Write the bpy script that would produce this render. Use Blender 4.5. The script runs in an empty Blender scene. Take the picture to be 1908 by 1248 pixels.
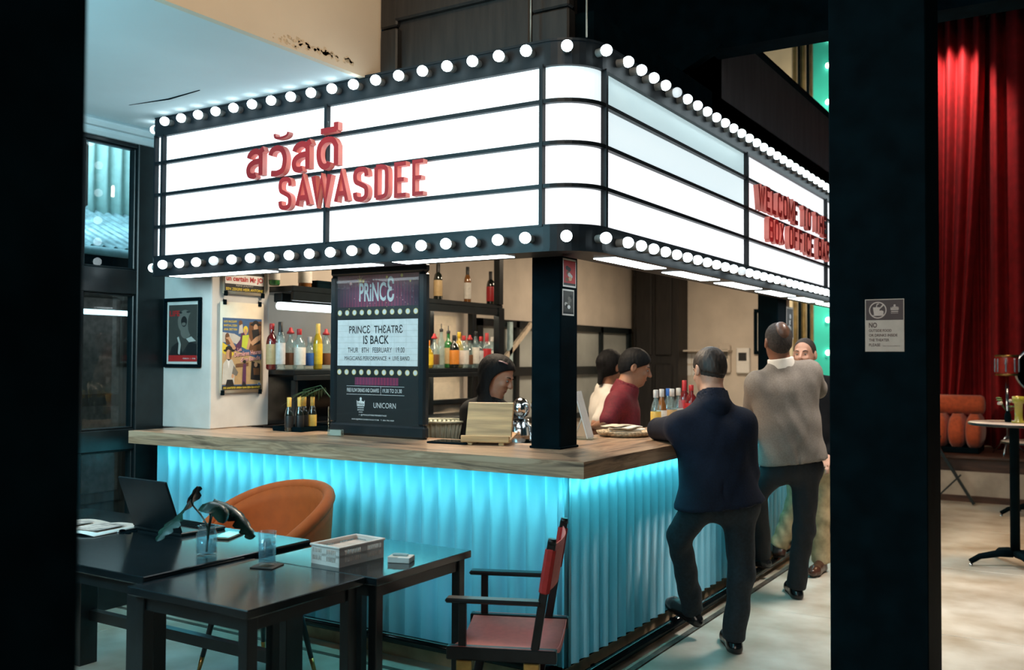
import bpy, bmesh, math, random
import numpy as np
from mathutils import Vector, Matrix
random.seed(7); np.random.seed(7)
SC = bpy.context.scene
COL = SC.collection
# ------------------------------------------------------------------ camera
CAM = Vector((1.93037, -3.70027, 1.55))
CF = Vector((-0.52835736, 0.84865123, 0.02509147))
CR = Vector((0.84897295, 0.52841396, 0.00486027))
CU = Vector((0.00913401, -0.02386994, 0.99967334))
FPX = 1769.1
cam_d = bpy.data.cameras.new('camera')
cam_d.sensor_width = 36.0
cam_d.lens = FPX / 1908 * 36
cam_d.clip_start = 0.05
cam_d.dof.use_dof = True
cam_d.dof.focus_distance = 4.7
cam_d.dof.aperture_fstop = 2.4
cam = bpy.data.objects.new('camera', cam_d)
COL.objects.link(cam)
M4 = Matrix.Identity(4)
for i in range(3):
    M4[i][0] = CR[i]; M4[i][1] = CU[i]; M4[i][2] = -CF[i]; M4[i][3] = CAM[i]
cam.matrix_world = M4
SC.camera = cam

def on(px, py, ax, v):
    d = CF + CR * ((px - 954) / FPX) - CU * ((py - 624) / FPX)
    i = 'xyz'.index(ax)
    return CAM + d * ((v - CAM[i]) / d[i])
def P(px, py, depth):
    return CAM + (CF + CR * ((px - 954) / FPX) - CU * ((py - 624) / FPX)) * depth

# ------------------------------------------------------------------ view, world
SC.view_settings.view_transform = 'Standard'
SC.view_settings.look = 'None'
SC.view_settings.exposure = 0.0
SC.view_settings.gamma = 1.0
SC.view_settings.use_curve_mapping = False
try:
    SC.cycles.use_denoising = True
    SC.cycles.max_bounces = 8
    SC.cycles.transparent_max_bounces = 16
    SC.cycles.sample_clamp_indirect = 4.0
    SC.cycles.caustics_reflective = False
    SC.cycles.caustics_refractive = False
except Exception:
    pass
W = bpy.data.worlds.new('world'); SC.world = W; W.use_nodes = True
W.node_tree.nodes['Background'].inputs[0].default_value = (0.16, 0.66, 0.82, 1)
W.node_tree.nodes['Background'].inputs[1].default_value = 0.05

def area(name, loc, target, size, energy, color, size_y=None, spread=None):
    l = bpy.data.lights.new(name, 'AREA'); l.energy = energy; l.color = color
    l.size = size
    if size_y: l.shape = 'RECTANGLE'; l.size_y = size_y
    if spread: l.spread = math.radians(spread)
    o = bpy.data.objects.new(name, l); COL.objects.link(o); o.location = loc
    o.rotation_euler = (Vector(target) - Vector(loc)).to_track_quat('-Z', 'Y').to_euler()
    return o
def spot(name, loc, target, energy, color, angle, blend=0.6, r=0.1):
    l = bpy.data.lights.new(name, 'SPOT'); l.energy = energy; l.color = color
    l.spot_size = math.radians(angle); l.spot_blend = blend; l.shadow_soft_size = r
    o = bpy.data.objects.new(name, l); COL.objects.link(o); o.location = loc
    o.rotation_euler = (Vector(target) - Vector(loc)).to_track_quat('-Z', 'Y').to_euler()
    return o
WARM = (1.0, 0.80, 0.58); COOL = (0.62, 0.90, 1.0)
spot('spotlight_cream_beam', (1.0, -2.2, 4.6), (-1.27, -0.5, 3.5), 220, (1.0, 0.76, 0.50), 75, 0.9, 0.2)
area('ceiling_lamp_bar', (-1.5, 1.5, 2.98), (-1.5, 1.5, 0), 0.9, 78, WARM, 0.5)
area('fill_behind_camera', (1.5, -6.5, 4.0), (-.5, 0, 1.0), 3.0, 150, (1.0, .88, .76))  # added soft front fill for the counter edge, floor and backs
area('ceiling_lamp_bar_end', (-1.2, 5.0, 2.93), (-1.2, 5.0, 0), 1.0, 75, WARM, 0.6)
area('aisle_floor_fill', (1.1, 2.6, 3.55), (.95, 2.6, 0), 0.7, 36, (1.0, 0.90, 0.80), spread=85)  # added fill over the aisle floor, kept off the counter front
area('ceiling_lamp_theatre', (2.3, 5.0, 4.8), (2.0, 5.0, 0), 1.2, 36, (1.0, 0.60, 0.31), spread=75)
spot('spotlight_curtain', (0.42, 8.45, 5.6), (0.40, 9.35, 4.3), 240, (1.0, 0.72, 0.62), 70, 1.0, 0.05)
spot('spotlight_curtain_low', (0.9, 8.3, 5.4), (0.95, 9.35, 3.0), 9, (1.0, 0.7, 0.6), 70, 1.0, 0.05)
spot('spotlight_stage', (1.9, 6.0, 4.6), (0.45, 8.5, 0.75), 110, (1.0, 0.72, 0.5), 26, 0.8, 0.1)
area('daylight_street', (-5.0, 0.2, 4.8), (-5.6, 2.0, 1.5), 2.0, 190, (0.62, 0.88, 1.0))
area('lamp_backdrop', (-0.9, 10.2, 4.6), (-1.4, 12.5, 3.0), 1.2, 300, (1.0, 0.86, 0.62))
area('soffit_fill', (-1.9, -3.2, 2.6), (-2.3, -1.2, 3.0), 1.2, 125, (0.36, 0.80, 0.95))  # added cyan fill aimed up at the soffit, no known source

# ------------------------------------------------------------------ materials
def S(r, g, b):
    f = lambda c: (c / 255 / 12.92) if c / 255 <= 0.04045 else ((c / 255 + 0.055) / 1.055) ** 2.4
    return (f(r), f(g), f(b))
_MC = {}
def mat(name, rgb, rough=0.5, metal=0.0, var=0.12, scale=18.0, bump=0.0, stretch=None, emit=None, strength=0.0, spec=0.5, sheen=0.0, dirt=None):
    if name in _MC: return _MC[name]
    m = bpy.data.materials.new(name); m.use_nodes = True; _MC[name] = m
    nt = m.node_tree; b = nt.nodes['Principled BSDF']
    b.inputs['Roughness'].default_value = rough; b.inputs['Metallic'].default_value = metal
    b.inputs['Specular IOR Level'].default_value = spec
    if sheen: b.inputs['Sheen Weight'].default_value = sheen
    if emit:
        b.inputs['Emission Color'].default_value = (*emit, 1); b.inputs['Emission Strength'].default_value = strength
    tc = nt.nodes.new('ShaderNodeTexCoord'); n = nt.nodes.new('ShaderNodeTexNoise')
    n.inputs['Scale'].default_value = scale; n.inputs['Detail'].default_value = 5
    if stretch:
        mp = nt.nodes.new('ShaderNodeMapping'); mp.inputs['Scale'].default_value = stretch
        nt.links.new(tc.outputs['Object'], mp.inputs[0]); nt.links.new(mp.outputs[0], n.inputs[0])
    else:
        nt.links.new(tc.outputs['Object'], n.inputs[0])
    mix = nt.nodes.new('ShaderNodeMix'); mix.data_type = 'RGBA'
    d = dirt if dirt else tuple(c * (1 - var * 2) for c in rgb)
    mix.inputs[6].default_value = (*d, 1); mix.inputs[7].default_value = (*[min(1, c * (1 + var)) for c in rgb], 1)
    rp = nt.nodes.new('ShaderNodeMapRange'); rp.inputs[1].default_value = 0.32; rp.inputs[2].default_value = 0.66
    nt.links.new(n.outputs[0], rp.inputs[0]); nt.links.new(rp.outputs[0], mix.inputs[0])
    nt.links.new(mix.outputs[2], b.inputs['Base Color'])
    if bump:
        bp = nt.nodes.new('ShaderNodeBump'); bp.inputs['Strength'].default_value = bump; bp.inputs['Distance'].default_value = 0.01
        nt.links.new(n.outputs[0], bp.inputs['Height']); nt.links.new(bp.outputs[0], b.inputs['Normal'])
    return m
def emitter(name, rgb, strength):
    if name in _MC: return _MC[name]
    m = bpy.data.materials.new(name); m.use_nodes = True; _MC[name] = m
    b = m.node_tree.nodes['Principled BSDF']; b.inputs['Base Color'].default_value = (*[min(.8, c) for c in rgb], 1)
    b.inputs['Emission Color'].default_value = (*rgb, 1); b.inputs['Emission Strength'].default_value = strength
    b.inputs['Roughness'].default_value = 0.4
    return m
def glass(name, tint=(1, 1, 1), refl=1.0, body=None, alpha=0.0):
    """clear sheet or vessel glass: see-through, with a fresnel reflection and an optional tinted body"""
    if name in _MC: return _MC[name]
    m = bpy.data.materials.new(name); m.use_nodes = True; _MC[name] = m
    nt = m.node_tree; out = nt.nodes['Material Output']; pb = nt.nodes['Principled BSDF']
    tr = nt.nodes.new('ShaderNodeBsdfTransparent'); tr.inputs[0].default_value = (*tint, 1)
    gl = nt.nodes.new('ShaderNodeBsdfGlossy'); gl.inputs['Roughness'].default_value = 0.02
    gl.inputs[0].default_value = (refl, refl, refl, 1)
    fr = nt.nodes.new('ShaderNodeFresnel'); fr.inputs[0].default_value = 1.5
    mx = nt.nodes.new('ShaderNodeMixShader')
    ge = nt.nodes.new('ShaderNodeNewGeometry'); m1 = nt.nodes.new('ShaderNodeMath'); m1.operation = 'SUBTRACT'; m1.inputs[0].default_value = 1
    m3 = nt.nodes.new('ShaderNodeMath'); m3.operation = 'MULTIPLY'
    nt.links.new(ge.outputs['Backfacing'], m1.inputs[1]); nt.links.new(m1.outputs[0], m3.inputs[0]); nt.links.new(fr.outputs[0], m3.inputs[1])
    nt.links.new(m3.outputs[0], mx.inputs[0]); nt.links.new(gl.outputs[0], mx.inputs[2])
    if body:
        pb.inputs['Base Color'].default_value = (*body, 1); pb.inputs['Roughness'].default_value = 0.15
        m2 = nt.nodes.new('ShaderNodeMixShader'); m2.inputs[0].default_value = alpha
        nt.links.new(tr.outputs[0], m2.inputs[1]); nt.links.new(pb.outputs[0], m2.inputs[2])
        nt.links.new(m2.outputs[0], mx.inputs[1])
    else:
        nt.links.new(tr.outputs[0], mx.inputs[1]); nt.nodes.remove(pb)
    nt.links.new(mx.outputs[0], out.inputs[0])
    return m

def refr(name, tint, ior=1.45):
    m = bpy.data.materials.new(name); m.use_nodes = True; b = m.node_tree.nodes['Principled BSDF']
    b.inputs['Base Color'].default_value = (*tint, 1); b.inputs['Transmission Weight'].default_value = 1.0; b.inputs['Roughness'].default_value = 0.0; b.inputs['IOR'].default_value = ior
    _MC[name] = m; return m
BLK = mat('black_paint', (0.0012, 0.0065, 0.0095), 0.7, var=0.2, scale=9, bump=0.03, spec=.03)
BLKM = mat('black_matte', (0.0012, 0.0065, 0.0095), 0.85, var=0.2, scale=9, spec=.02)
STEEL = mat('black_steel', (0.006, 0.011, 0.013), 0.3, 0.0, var=0.2, scale=14)
CHROME = mat('chrome', (0.7, 0.72, 0.74), 0.15, 1.0, var=0.05)
BRASS = mat('brass', (0.55, 0.35, 0.12), 0.3, 1.0, var=0.15)
WHITEP = mat('white_paper', (0.78, 0.76, 0.72), 0.7, var=0.03)
CREAM = mat('cream_paint', (0.60, 0.53, 0.45), 0.75, var=0.05, scale=4, bump=0.08)

# ------------------------------------------------------------------ mesh helpers
class MB:
    def __init__(self): self.v = []; self.f = []; self.m = []; self.sm = []
    def add(self, vs, fs, mi=0, smooth=False):
        o = len(self.v); self.v += [tuple(x) for x in vs]
        for f in fs: self.f.append([i + o for i in f]); self.m.append(mi); self.sm.append(smooth)
        return self
    def box(self, lo, hi, mi=0, M=None, bevel=0.0):
        x0, y0, z0 = lo; x1, y1, z1 = hi
        if bevel <= 0:
            vs = [Vector(p) for p in ((x0,y0,z0),(x1,y0,z0),(x1,y1,z0),(x0,y1,z0),(x0,y0,z1),(x1,y0,z1),(x1,y1,z1),(x0,y1,z1))]
            fs = [(0,3,2,1),(4,5,6,7),(0,1,5,4),(1,2,6,5),(2,3,7,6),(3,0,4,7)]
        else:
            b = min(bevel, (x1-x0)*.49, (y1-y0)*.49, (z1-z0)*.49)
            vs = []; fs = []
            idx = {}
            for sx in (0,1):
                for sy in (0,1):
                    for sz in (0,1):
                        for a in range(3):
                            p = [x1 if sx else x0, y1 if sy else y0, z1 if sz else z0]
                            for q in range(3):
                                if q != a: p[q] += (-b if (sx,sy,sz)[q] else b)
                            idx[(sx,sy,sz,a)] = len(vs); vs.append(Vector(p))
            for a in range(3):
                u, w = (a+1)%3, (a+2)%3
                for s in (0,1):
                    c = []
                    for (i,j) in ((0,0),(1,0),(1,1),(0,1)):
                        t = [0,0,0]; t[a] = s; t[u] = i; t[w] = j
                        c.append(idx[(*t,a)])
                    fs.append(c if s else c[::-1])
            for a in range(3):
                u, w = (a+1)%3, (a+2)%3
                for i in (0,1):
                    for j in (0,1):
                        t0 = [0,0,0]; t0[u]=i; t0[w]=j; t1 = list(t0); t1[a]=1
                        q = [idx[(*t0,u)], idx[(*t1,u)], idx[(*t1,w)], idx[(*t0,w)]]
                        fs.append(q if (i ^ j) else q[::-1])
            for t in [(i,j,k) for i in (0,1) for j in (0,1) for k in (0,1)]:
                q = [idx[(*t,0)], idx[(*t,1)], idx[(*t,2)]]
                fs.append(q if (t[0]+t[1]+t[2])%2 else q[::-1])
        if M is not None: vs = [M @ v for v in vs]
        return self.add(vs, fs, mi)
    def bar(self, a, b, w, h=None, up=(0,0,1), mi=0, bevel=0.0):
        """box beam from a to b, width w across, h along up"""
        a = Vector(a); b = Vector(b); h = h or w; d = (b-a); L = d.length; d.normalize()
        u = Vector(up); s = d.cross(u)
        if s.length < 1e-4: s = d.cross(Vector((1,0,0)))
        s.normalize(); u = s.cross(d)
        M = Matrix(((d.x,s.x,u.x,a.x),(d.y,s.y,u.y,a.y),(d.z,s.z,u.z,a.z),(0,0,0,1)))
        return self.box((0,-w/2,-h/2),(L,w/2,h/2),mi,M,bevel)
    def tube(self, pts, r, n=10, mi=0, cap=True):
        pts = [Vector(p) for p in pts]; rs = r if isinstance(r,(list,tuple)) else [r]*len(pts)
        vs=[]; fs=[]; prev=None
        for i,p in enumerate(pts):
            t = (pts[min(i+1,len(pts)-1)]-pts[max(i-1,0)]).normalized()
            s = prev if prev is not None else (t.cross(Vector((0,0,1))) if abs(t.z)<.95 else t.cross(Vector((1,0,0))))
            s = (s - t*s.dot(t)).normalized(); prev = s; u = t.cross(s)
            for k in range(n):
                a = 2*math.pi*k/n; vs.append(p+(s*math.cos(a)+u*math.sin(a))*rs[i])
        for i in range(len(pts)-1):
            for k in range(n):
                fs.append((i*n+k,i*n+(k+1)%n,(i+1)*n+(k+1)%n,(i+1)*n+k))
        self.add(vs,fs,mi,True)
        if cap:
            o=len(self.v)-len(vs)
            self.f.append([o+k for k in range(n)][::-1]); self.m.append(mi); self.sm.append(False)
            self.f.append([o+(len(pts)-1)*n+k for k in range(n)]); self.m.append(mi); self.sm.append(False)
        return self
    def lathe(self, prof, n=20, mi=0, c=(0,0,0), closed=True, smooth=True):
        vs=[]; fs=[]
        for r,z in prof:
            for k in range(n):
                a=2*math.pi*k/n; vs.append((c[0]+r*math.cos(a),c[1]+r*math.sin(a),c[2]+z))
        for i in range(len(prof)-1):
            for k in range(n): fs.append((i*n+k,i*n+(k+1)%n,(i+1)*n+(k+1)%n,(i+1)*n+k))
        o=len(self.v); self.add(vs,fs,mi,smooth)
        if closed:
            if prof[0][0]>1e-5: self.f.append([o+k for k in range(n)][::-1]); self.m.append(mi); self.sm.append(False)
            if prof[-1][0]>1e-5: self.f.append([o+(len(prof)-1)*n+k for k in range(n)]); self.m.append(mi); self.sm.append(False)
        return self
    def prism(self, poly, t, M, mi=0):
        """2-D polygon extruded along local z from 0 to t, placed by M"""
        n=len(poly); vs=[M@Vector((x,y,0)) for x,y in poly]+[M@Vector((x,y,t)) for x,y in poly]
        fs=[list(range(n))[::-1],list(range(n,2*n))]+[(i,(i+1)%n,n+(i+1)%n,n+i) for i in range(n)]
        return self.add(vs,fs,mi)
    def flat(self, poly, M, mi=0):
        return self.add([M@Vector((x,y,0)) for x,y in poly],[list(range(len(poly)))],mi)
    def grid(self, fn, nu, nv, mi=0, thick=0.0, smooth=True, wrap=False):
        """surface fn(u,v), u,v in 0..1; optional thickness along the normal"""
        pts=[[Vector(fn(i/(nu-1),j/(nv-1))) for j in range(nv)] for i in range(nu)]
        vs=[p for r in pts for p in r]; fs=[(i*nv+j,(i+1)*nv+j,(i+1)*nv+j+1,i*nv+j+1) for i in range(nu-1) for j in range(nv-1)]
        if thick:
            nn=[]
            for i in range(nu):
                for j in range(nv):
                    a=pts[min(i+1,nu-1)][j]-pts[max(i-1,0)][j]; b=pts[i][min(j+1,nv-1)]-pts[i][max(j-1,0)]
                    nn.append(a.cross(b).normalized()*thick)
            N=len(vs); vs=vs+[v-q for v,q in zip(vs,nn)]
            fs=fs+[tuple(N+k for k in f[::-1]) for f in fs]
            for i in range(nu-1):
                for a,b in (((i+1)*nv,i*nv),(i*nv+nv-1,(i+1)*nv+nv-1)): fs.append((a,b,N+b,N+a))
            for j in range(nv-1):
                for a,b in ((j,j+1),((nu-1)*nv+j+1,(nu-1)*nv+j)): fs.append((a,b,N+b,N+a))
        return self.add(vs,fs,mi,smooth)
    def ico(self, c, r, mi=0, n=10, m=7, R=None):
        r = r if isinstance(r,(tuple,list)) else (r,r,r)
        vs=[];fs=[]
        for i in range(m+1):
            th=math.pi*i/m
            for k in range(n):
                a=2*math.pi*k/n; q=Vector((r[0]*math.sin(th)*math.cos(a),r[1]*math.sin(th)*math.sin(a),r[2]*math.cos(th)))
                if R is not None: q=R@q
                vs.append(Vector(c)+q)
        for i in range(m):
            for k in range(n): fs.append((i*n+k,(i+1)*n+k,(i+1)*n+(k+1)%n,i*n+(k+1)%n))
        return self.add(vs,fs,mi,True)
    def mesh(self, name, mats):
        me=bpy.data.meshes.new(name); me.from_pydata([tuple(v) for v in self.v],[],self.f)
        for m in (mats if isinstance(mats,(list,tuple)) else [mats]): me.materials.append(m)
        me.polygons.foreach_set('material_index',self.m); me.polygons.foreach_set('use_smooth',self.sm)
        me.update(); return me
    def build(self, name, mats, parent=None, kind=None, M=None):
        return link(name, self.mesh(name,mats), parent, kind, M)
def link(name, me, parent=None, kind=None, M=None):
    o=bpy.data.objects.new(name,me); COL.objects.link(o)
    if M is not None: o.matrix_world = M
    if parent is not None: o.parent=parent
    if kind: o['kind']=kind
    return o
def part(name, me, parent, M=None, label=None):
    o=bpy.data.objects.new(name,me); COL.objects.link(o); o.parent=parent
    if M is not None: o.matrix_local=M
    if label: o['label']=label
    return o
def tag(o, label, cat, group=None, kind=None):
    o['label']=label; o['category']=cat
    if group: o['group']=group
    if kind: o['kind']=kind
    return o
def thing(name, label, cat, M=None, group=None):
    o=bpy.data.objects.new(name,None); COL.objects.link(o); o.empty_display_size=0.1
    if M is not None: o.matrix_world = M if isinstance(M,Matrix) else Matrix.Translation(M)
    return tag(o,label,cat,group)
def T(x,y,z=0): return Matrix.Translation((x,y,z))
def Rz(a): return Matrix.Rotation(a,4,'Z')
def frame(o,x,y,z=None):
    x=Vector(x).normalized(); y=Vector(y); y=(y-x*y.dot(x)).normalized(); z=x.cross(y)
    return Matrix(((x.x,y.x,z.x,o[0]),(x.y,y.y,z.y,o[1]),(x.z,y.z,z.z,o[2]),(0,0,0,1)))
_TX={}
def text_mb(mb, s, x0, y0, w, h, M, mi=0, bold=0.0, ext=0.0):
    """lettering fitted into the box (x0,y0,w,h) of the local XY plane of M, appended to mb"""
    key=(s,bold,ext>0)
    if key not in _TX:
        c=bpy.data.curves.new('lettering','FONT'); c.body=s; c.size=1; c.offset=bold; c.resolution_u=3
        o=bpy.data.objects.new('lettering',c); COL.objects.link(o)
        me=bpy.data.meshes.new_from_object(o); bpy.data.objects.remove(o); bpy.data.curves.remove(c)
        _TX[key]=([tuple(v.co) for v in me.vertices],[list(p.vertices) for p in me.polygons]); bpy.data.meshes.remove(me)
    vs,fs=_TX[key]
    if not vs: return
    a0=min(v[0] for v in vs);a1=max(v[0] for v in vs);b0=min(v[1] for v in vs);b1=max(v[1] for v in vs)
    q=[M@Vector((x0+(v[0]-a0)/(a1-a0)*w,y0+(v[1]-b0)/(b1-b0+1e-9)*h,ext)) for v in vs]
    mb.add(q,fs,mi)
# ------------------------------------------------------------------ setting
CONC = mat('polished_concrete', (0.60, 0.58, 0.52), 0.36, var=0.0, scale=2.6, bump=0.04, dirt=(0.34, 0.29, 0.22))
SOFF = mat('soffit_plaster', (0.62, 0.70, 0.72), 0.85, var=0.03, scale=1.5)
CREAMB = mat('cream_beam_paint', (0.72, 0.60, 0.46), 0.8, var=0.03, scale=2.0)
DARKW = mat('dark_timber', (0.012, 0.0095, 0.008), 0.6, var=0.35, scale=6, stretch=(6, 6, .6), bump=0.15)
CHAR = mat('charcoal_plaster', (0.075, 0.070, 0.078), 0.75, var=0.12, scale=5, stretch=(3, 3, .5))
GLASSW = glass('window_glass', (0.80, 0.93, 0.95), 1.0)
MIRR = mat('smoked_mirror', (0.05, 0.055, 0.06), 0.08, 0.9, var=0.1)

fl = MB().box((-7, -6, -.10), (8, 16, -.02)).build('floor', mat('floor_joint', (0.05, 0.045, 0.04), 0.9), kind='structure')
ys = [-6, -4.0, -1.9, .045, 2.2, 4.12, 5.95, 7.9, 10, 13, 16]
for xa, xb in ((-7, -2.9), (-2.9, -.105), (-.068, 2.9), (2.9, 5.4), (5.4, 8)):
    for ya, yb in zip(ys[:-1], ys[1:]):
        if xa == -.068 and yb <= .05: xa2 = -.105
        else: xa2 = xa
        part('slab', MB().box((xa2 + .004, ya + .005, -.02), (xb - .004, yb - .005, 0), bevel=.003).mesh('slab', CONC), fl)
STRIPM = mat('floor_strip_bronze', (0.10, 0.085, 0.07), 0.45, var=0.3)
MB().box((-.103, .03, -.02), (-.070, 12, .002)).box((-6, .03, -.02), (-.103, .062, .002)).build('trim_1', STRIPM, kind='structure')

# soffit and cream beam
so = MB().box((-3.55, -6, 2.992), (-1.27, .36, 3.1)).build('ceiling', SOFF, kind='structure')
a = on(240, 196, 'z', 2.991); b = on(372, 168, 'z', 2.991); c = (a + b) / 2 + Vector((.01, .03, 0))
part('crack', MB().tube([a, c, b], [.001, .006, .003], 5).mesh('crack', BLKM), so)
STAIN = mat('flaking_paint', (0.66, 0.50, 0.33), 0.9, var=0.15, scale=60)
be = MB().box((-1.30, -6, 2.985), (-1.262, .12, 6.0)).build('wall_beam', CREAMB, kind='structure')
st = MB(); rr = random.Random(3)
for i in range(60):
    t = rr.random(); q = on(512 + 150 * t + rr.uniform(-6, 6), 66 + 52 * t + rr.uniform(-9, 9) * (1 - abs(t - .3)), 'x', -1.2615)
    s = rr.uniform(.006, .02)
    st.flat([(s * rr.uniform(.5, 1.3) * math.cos(k), s * rr.uniform(.4, 1) * math.sin(k)) for k in (0, 1, 2.2, 3.1, 4.3, 5.4)], frame(q, (0, 1, 0), (0, 0, 1)))
so2 = st.build('flaking_patch', STAIN, be); so2['kind'] = 'stuff'
# cornice along the window wall
MB().box((-3.36, -6, 2.90), (-3.22, .33, 2.992), bevel=.02).box((-3.3, -6, 2.94), (-3.16, .33, 2.992), bevel=.02).build('trim_2', SOFF, kind='structure')

# window wall on the left
wf = MB().box((-3.36, .142, 0), (-3.26, .36, 2.992), bevel=.006).build('window_1', STEEL, kind='structure')
def wbar(lo, hi, n='window_frame'): part(n, MB().box(lo, hi, bevel=.005).mesh(n, STEEL), wf)
for za, zb in ((2.875, 2.992), (1.945, 2.10), (.97, 1.10), (0, .53)): wbar((-3.355, -5.9, za), (-3.265, .142, zb))
for k in range(8):
    y0 = -.29 - k * .62
    wbar((-3.35, y0, .53), (-3.27, y0 + .07, 2.875), 'mullion')
    y1 = .142 if k == 0 else y0 + .62
    for za, zb in ((.53, .97), (1.10, 1.945), (2.10, 2.875)):
        part('pane', MB().box((-3.315, y0 + .07, za), (-3.309, y1, zb)).mesh('pane', GLASSW), wf)
        if k == 0:
            for e in (y0 + .07, y1 - .012): wbar((-3.33, e, za), (-3.285, e + .012, zb), 'glazing_bead')
            for e in (za, zb - .012): wbar((-3.33, y0 + .07, e), (-3.285, y1, e + .012), 'glazing_bead')

# street outside the window
EXB = mat('street_brick', (0.22, 0.10, 0.085), 0.9, var=0.2, scale=20)
EXW = mat('street_timber', (0.075, 0.05, 0.042), 0.8, var=0.25, scale=5, stretch=(4, 4, .5))
MB().box((-9, -3, -.1), (-3.5, 8, -.03)).build('pavement', mat('street_paving', (0.15, 0.15, 0.15), 0.8), kind='structure')
hs = thing('house', 'old timber house with tin lean-to roof seen through the window glazing', 'house', Vector((-6.0, 2.2, 0)))
def hp(n, mb, m, **k): return part(n, mb.mesh(n, m), hs, T(6.0, -2.2, 0), **k)
hp('wall', MB().box((-6.2, -1.5, 0), (-6.0, 6.0, 4.4)), EXW)
br = hp('brick_pier', MB().box((-6.0, 2.42, 2.3), (-5.9, 4.2, 4.4)), mat('mortar', (0.25, 0.2, 0.18), .9), label='red brick pier')
bm0 = MB().box((0, 0, 0), (.02, .205, .06), bevel=.004).mesh('brick', EXB)
for r in range(28):
    for k in range(8):
        o = part('brick', bm0, br, T(-5.905, 2.43 + k * .215 + (.1 if r % 2 and k < 7 else 0), 2.32 + r * .073))
cur = hp('curtain', MB().grid(lambda u, v: (-5.88 + .025 * math.sin(u * 34), 1.55 + .78 * u, 2.72 + 1.35 * v), 80, 3, thick=.004), mat('pale_curtain', (0.62, 0.78, 0.72), .9, var=.05), label='pale pleated curtain')
TIN = mat('tin_roof', (0.42, 0.55, 0.58), 0.5, 0.3, var=0.2, scale=14, bump=.1)
hp('roof', MB().grid(lambda u, v: (-6.0 + 1.15 * v, -.8 + 5.5 * u, 2.92 - .50 * v + .02 * math.sin(u * 330)), 260, 2, thick=.006), TIN, label='corrugated tin lean-to roof')
hp('fascia', MB().box((-4.88, -.8, 2.28), (-4.84, 4.7, 2.40)), BLK)
hp('gutter', MB().tube([(-4.80, -.8, 2.40), (-4.80, 4.7, 2.36)], .035, 8), mat('gutter_paint', (.2, .28, .3), .5))
for k in range(6):
    y = .2 + .62 * k
    d = hp('shutter_door', MB().box((-5.99, y, .2), (-5.95, y + .56, 2.2), bevel=.01), EXW)
    for za, zb in ((.3, 1.1), (1.2, 2.1)):
        pm = MB().box((-5.945, y + .06, za), (-5.925, y + .5, zb), bevel=.015).mesh('door_panel', mat('street_shutter', (0.13, 0.085, 0.075), .7, var=.2))
        part('door_panel', pm, d)
hp('drain_pipe', MB().tube([(-5.5, 1.0, 2.3), (-5.55, 1.05, 1.9), (-5.8, 1.35, 1.75), (-5.8, 1.38, 0)], .025, 8), mat('gutter_paint', (.2, .28, .3), .5))
sl = thing('reflection_tube', 'glowing white tube under the lean-to, standing in for a reflection in the window', 'lamp', Vector((-5.7, 1.75, 1.95)))  # added tube in place of a fluorescent reflection in the panes, brightens the doors
part('tube', MB().tube([(0, -.42, 0), (0, .42, 0)], .022, 8).mesh('tube', emitter('reflection_tube_glow', (.8, .95, 1), 4)), sl)
part('bracket', MB().box((-.24, -.3, .0), (.0, -.27, .03)).box((-.24, .27, 0), (0, .3, .03)).mesh('bracket', STEEL), sl)

# white column that carries the posters
MB().box((-3.30, .35, 1.1), (-2.812, .84, 3.05), bevel=.006).build('wall_column', mat('white_plaster', (0.62, 0.60, 0.57), .8, var=.05, scale=6, bump=.12), kind='structure')
# bar back wall, end wall, ceiling over the bar
MB().box((-3.25, .84, 0), (-3.05, 7.5, 3.1)).build('wall_left', CREAM, kind='structure')
xe = on(1462, 600, 'y', 7.3).x
MB().box((-3.05, 7.3, 0), (xe, 7.5, 3.1)).build('wall_back', CREAM, kind='structure')
MB().box((-3.25, .28, 3.05), (-.1, 7.5, 3.2)).build('ceiling_bar', BLKM, kind='structure')
xa, xb = on(1181, 600, 'y', 7.0).x, on(1264, 600, 'y', 7.0).x
pl = MB().box((xa, 7.0, 0), (xb, 7.3, 3.05)).build('wall_pillar', DARKW, kind='structure')
w = xb - xa
for za, zb in ((.3, 1.5), (1.6, 2.65)):
    for f0, f1 in ((.06, .42), (.5, .86)):
        part('panel', MB().box((xa + f0 * w, 6.97, za), (xa + f1 * w, 7.0, zb), bevel=.012).mesh('panel', DARKW), pl)
part('capital', MB().box((xa - .03, 6.93, 2.72), (xb + .03, 7.28, 2.86), bevel=.02).mesh('capital', DARKW), pl)

# timber wall over the marquee, bulkhead, mezzanine parapet
dw = MB().box((-1.262, .16, 2.95), (-.2, .30, 6.0)).build('wall_timber', DARKW, kind='structure')
def xo(px, y=.12): return on(px, 60, 'y', y).x
for p0, p1, y0, za, zb in ((708, 739, .08, 3.0, on(720, 55, 'y', .08).z), (708, 739, .09, on(720, 52, 'y', .09).z, 6), (741, 986, .12, 3.0, 6), (990, 1059, .10, 3.0, on(1020, 20, 'y', .1).z), (990, 1059, .11, on(1020, 17, 'y', .11).z, 6)):
    part('board', MB().box((xo(p0, y0), y0, za), (xo(p1, y0), .17, zb), bevel=.008).mesh('board', DARKW), dw)
part('rail', MB().box((xo(741), .085, on(850, 14, 'y', .1).z), (xo(986), .13, 3.95), bevel=.01).mesh('rail', DARKW), dw)
zt = 3.675
pa = MB().box((-1.6, 1.88, 2.99), (-.1, 2.05, zt)).box((-.25, 1.88, 2.99), (-.1, 7.5, zt)).build('wall_parapet', CHAR, kind='structure')
part('coping', MB().box((-.27, 2.35, zt), (-.07, 7.5, zt + .035), bevel=.008).mesh('coping', BLK), pa)
zb = on(1335, 92, 'y', 1.80).z
MB().box((-3.2, 1.80, zb), (5.5, 2.0, 6.2)).build('wall_bulkhead', BLKM, kind='structure')
q = on(1250, 150, 'y', 1.80); q2 = on(1335, 92, 'y', 1.80)
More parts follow.
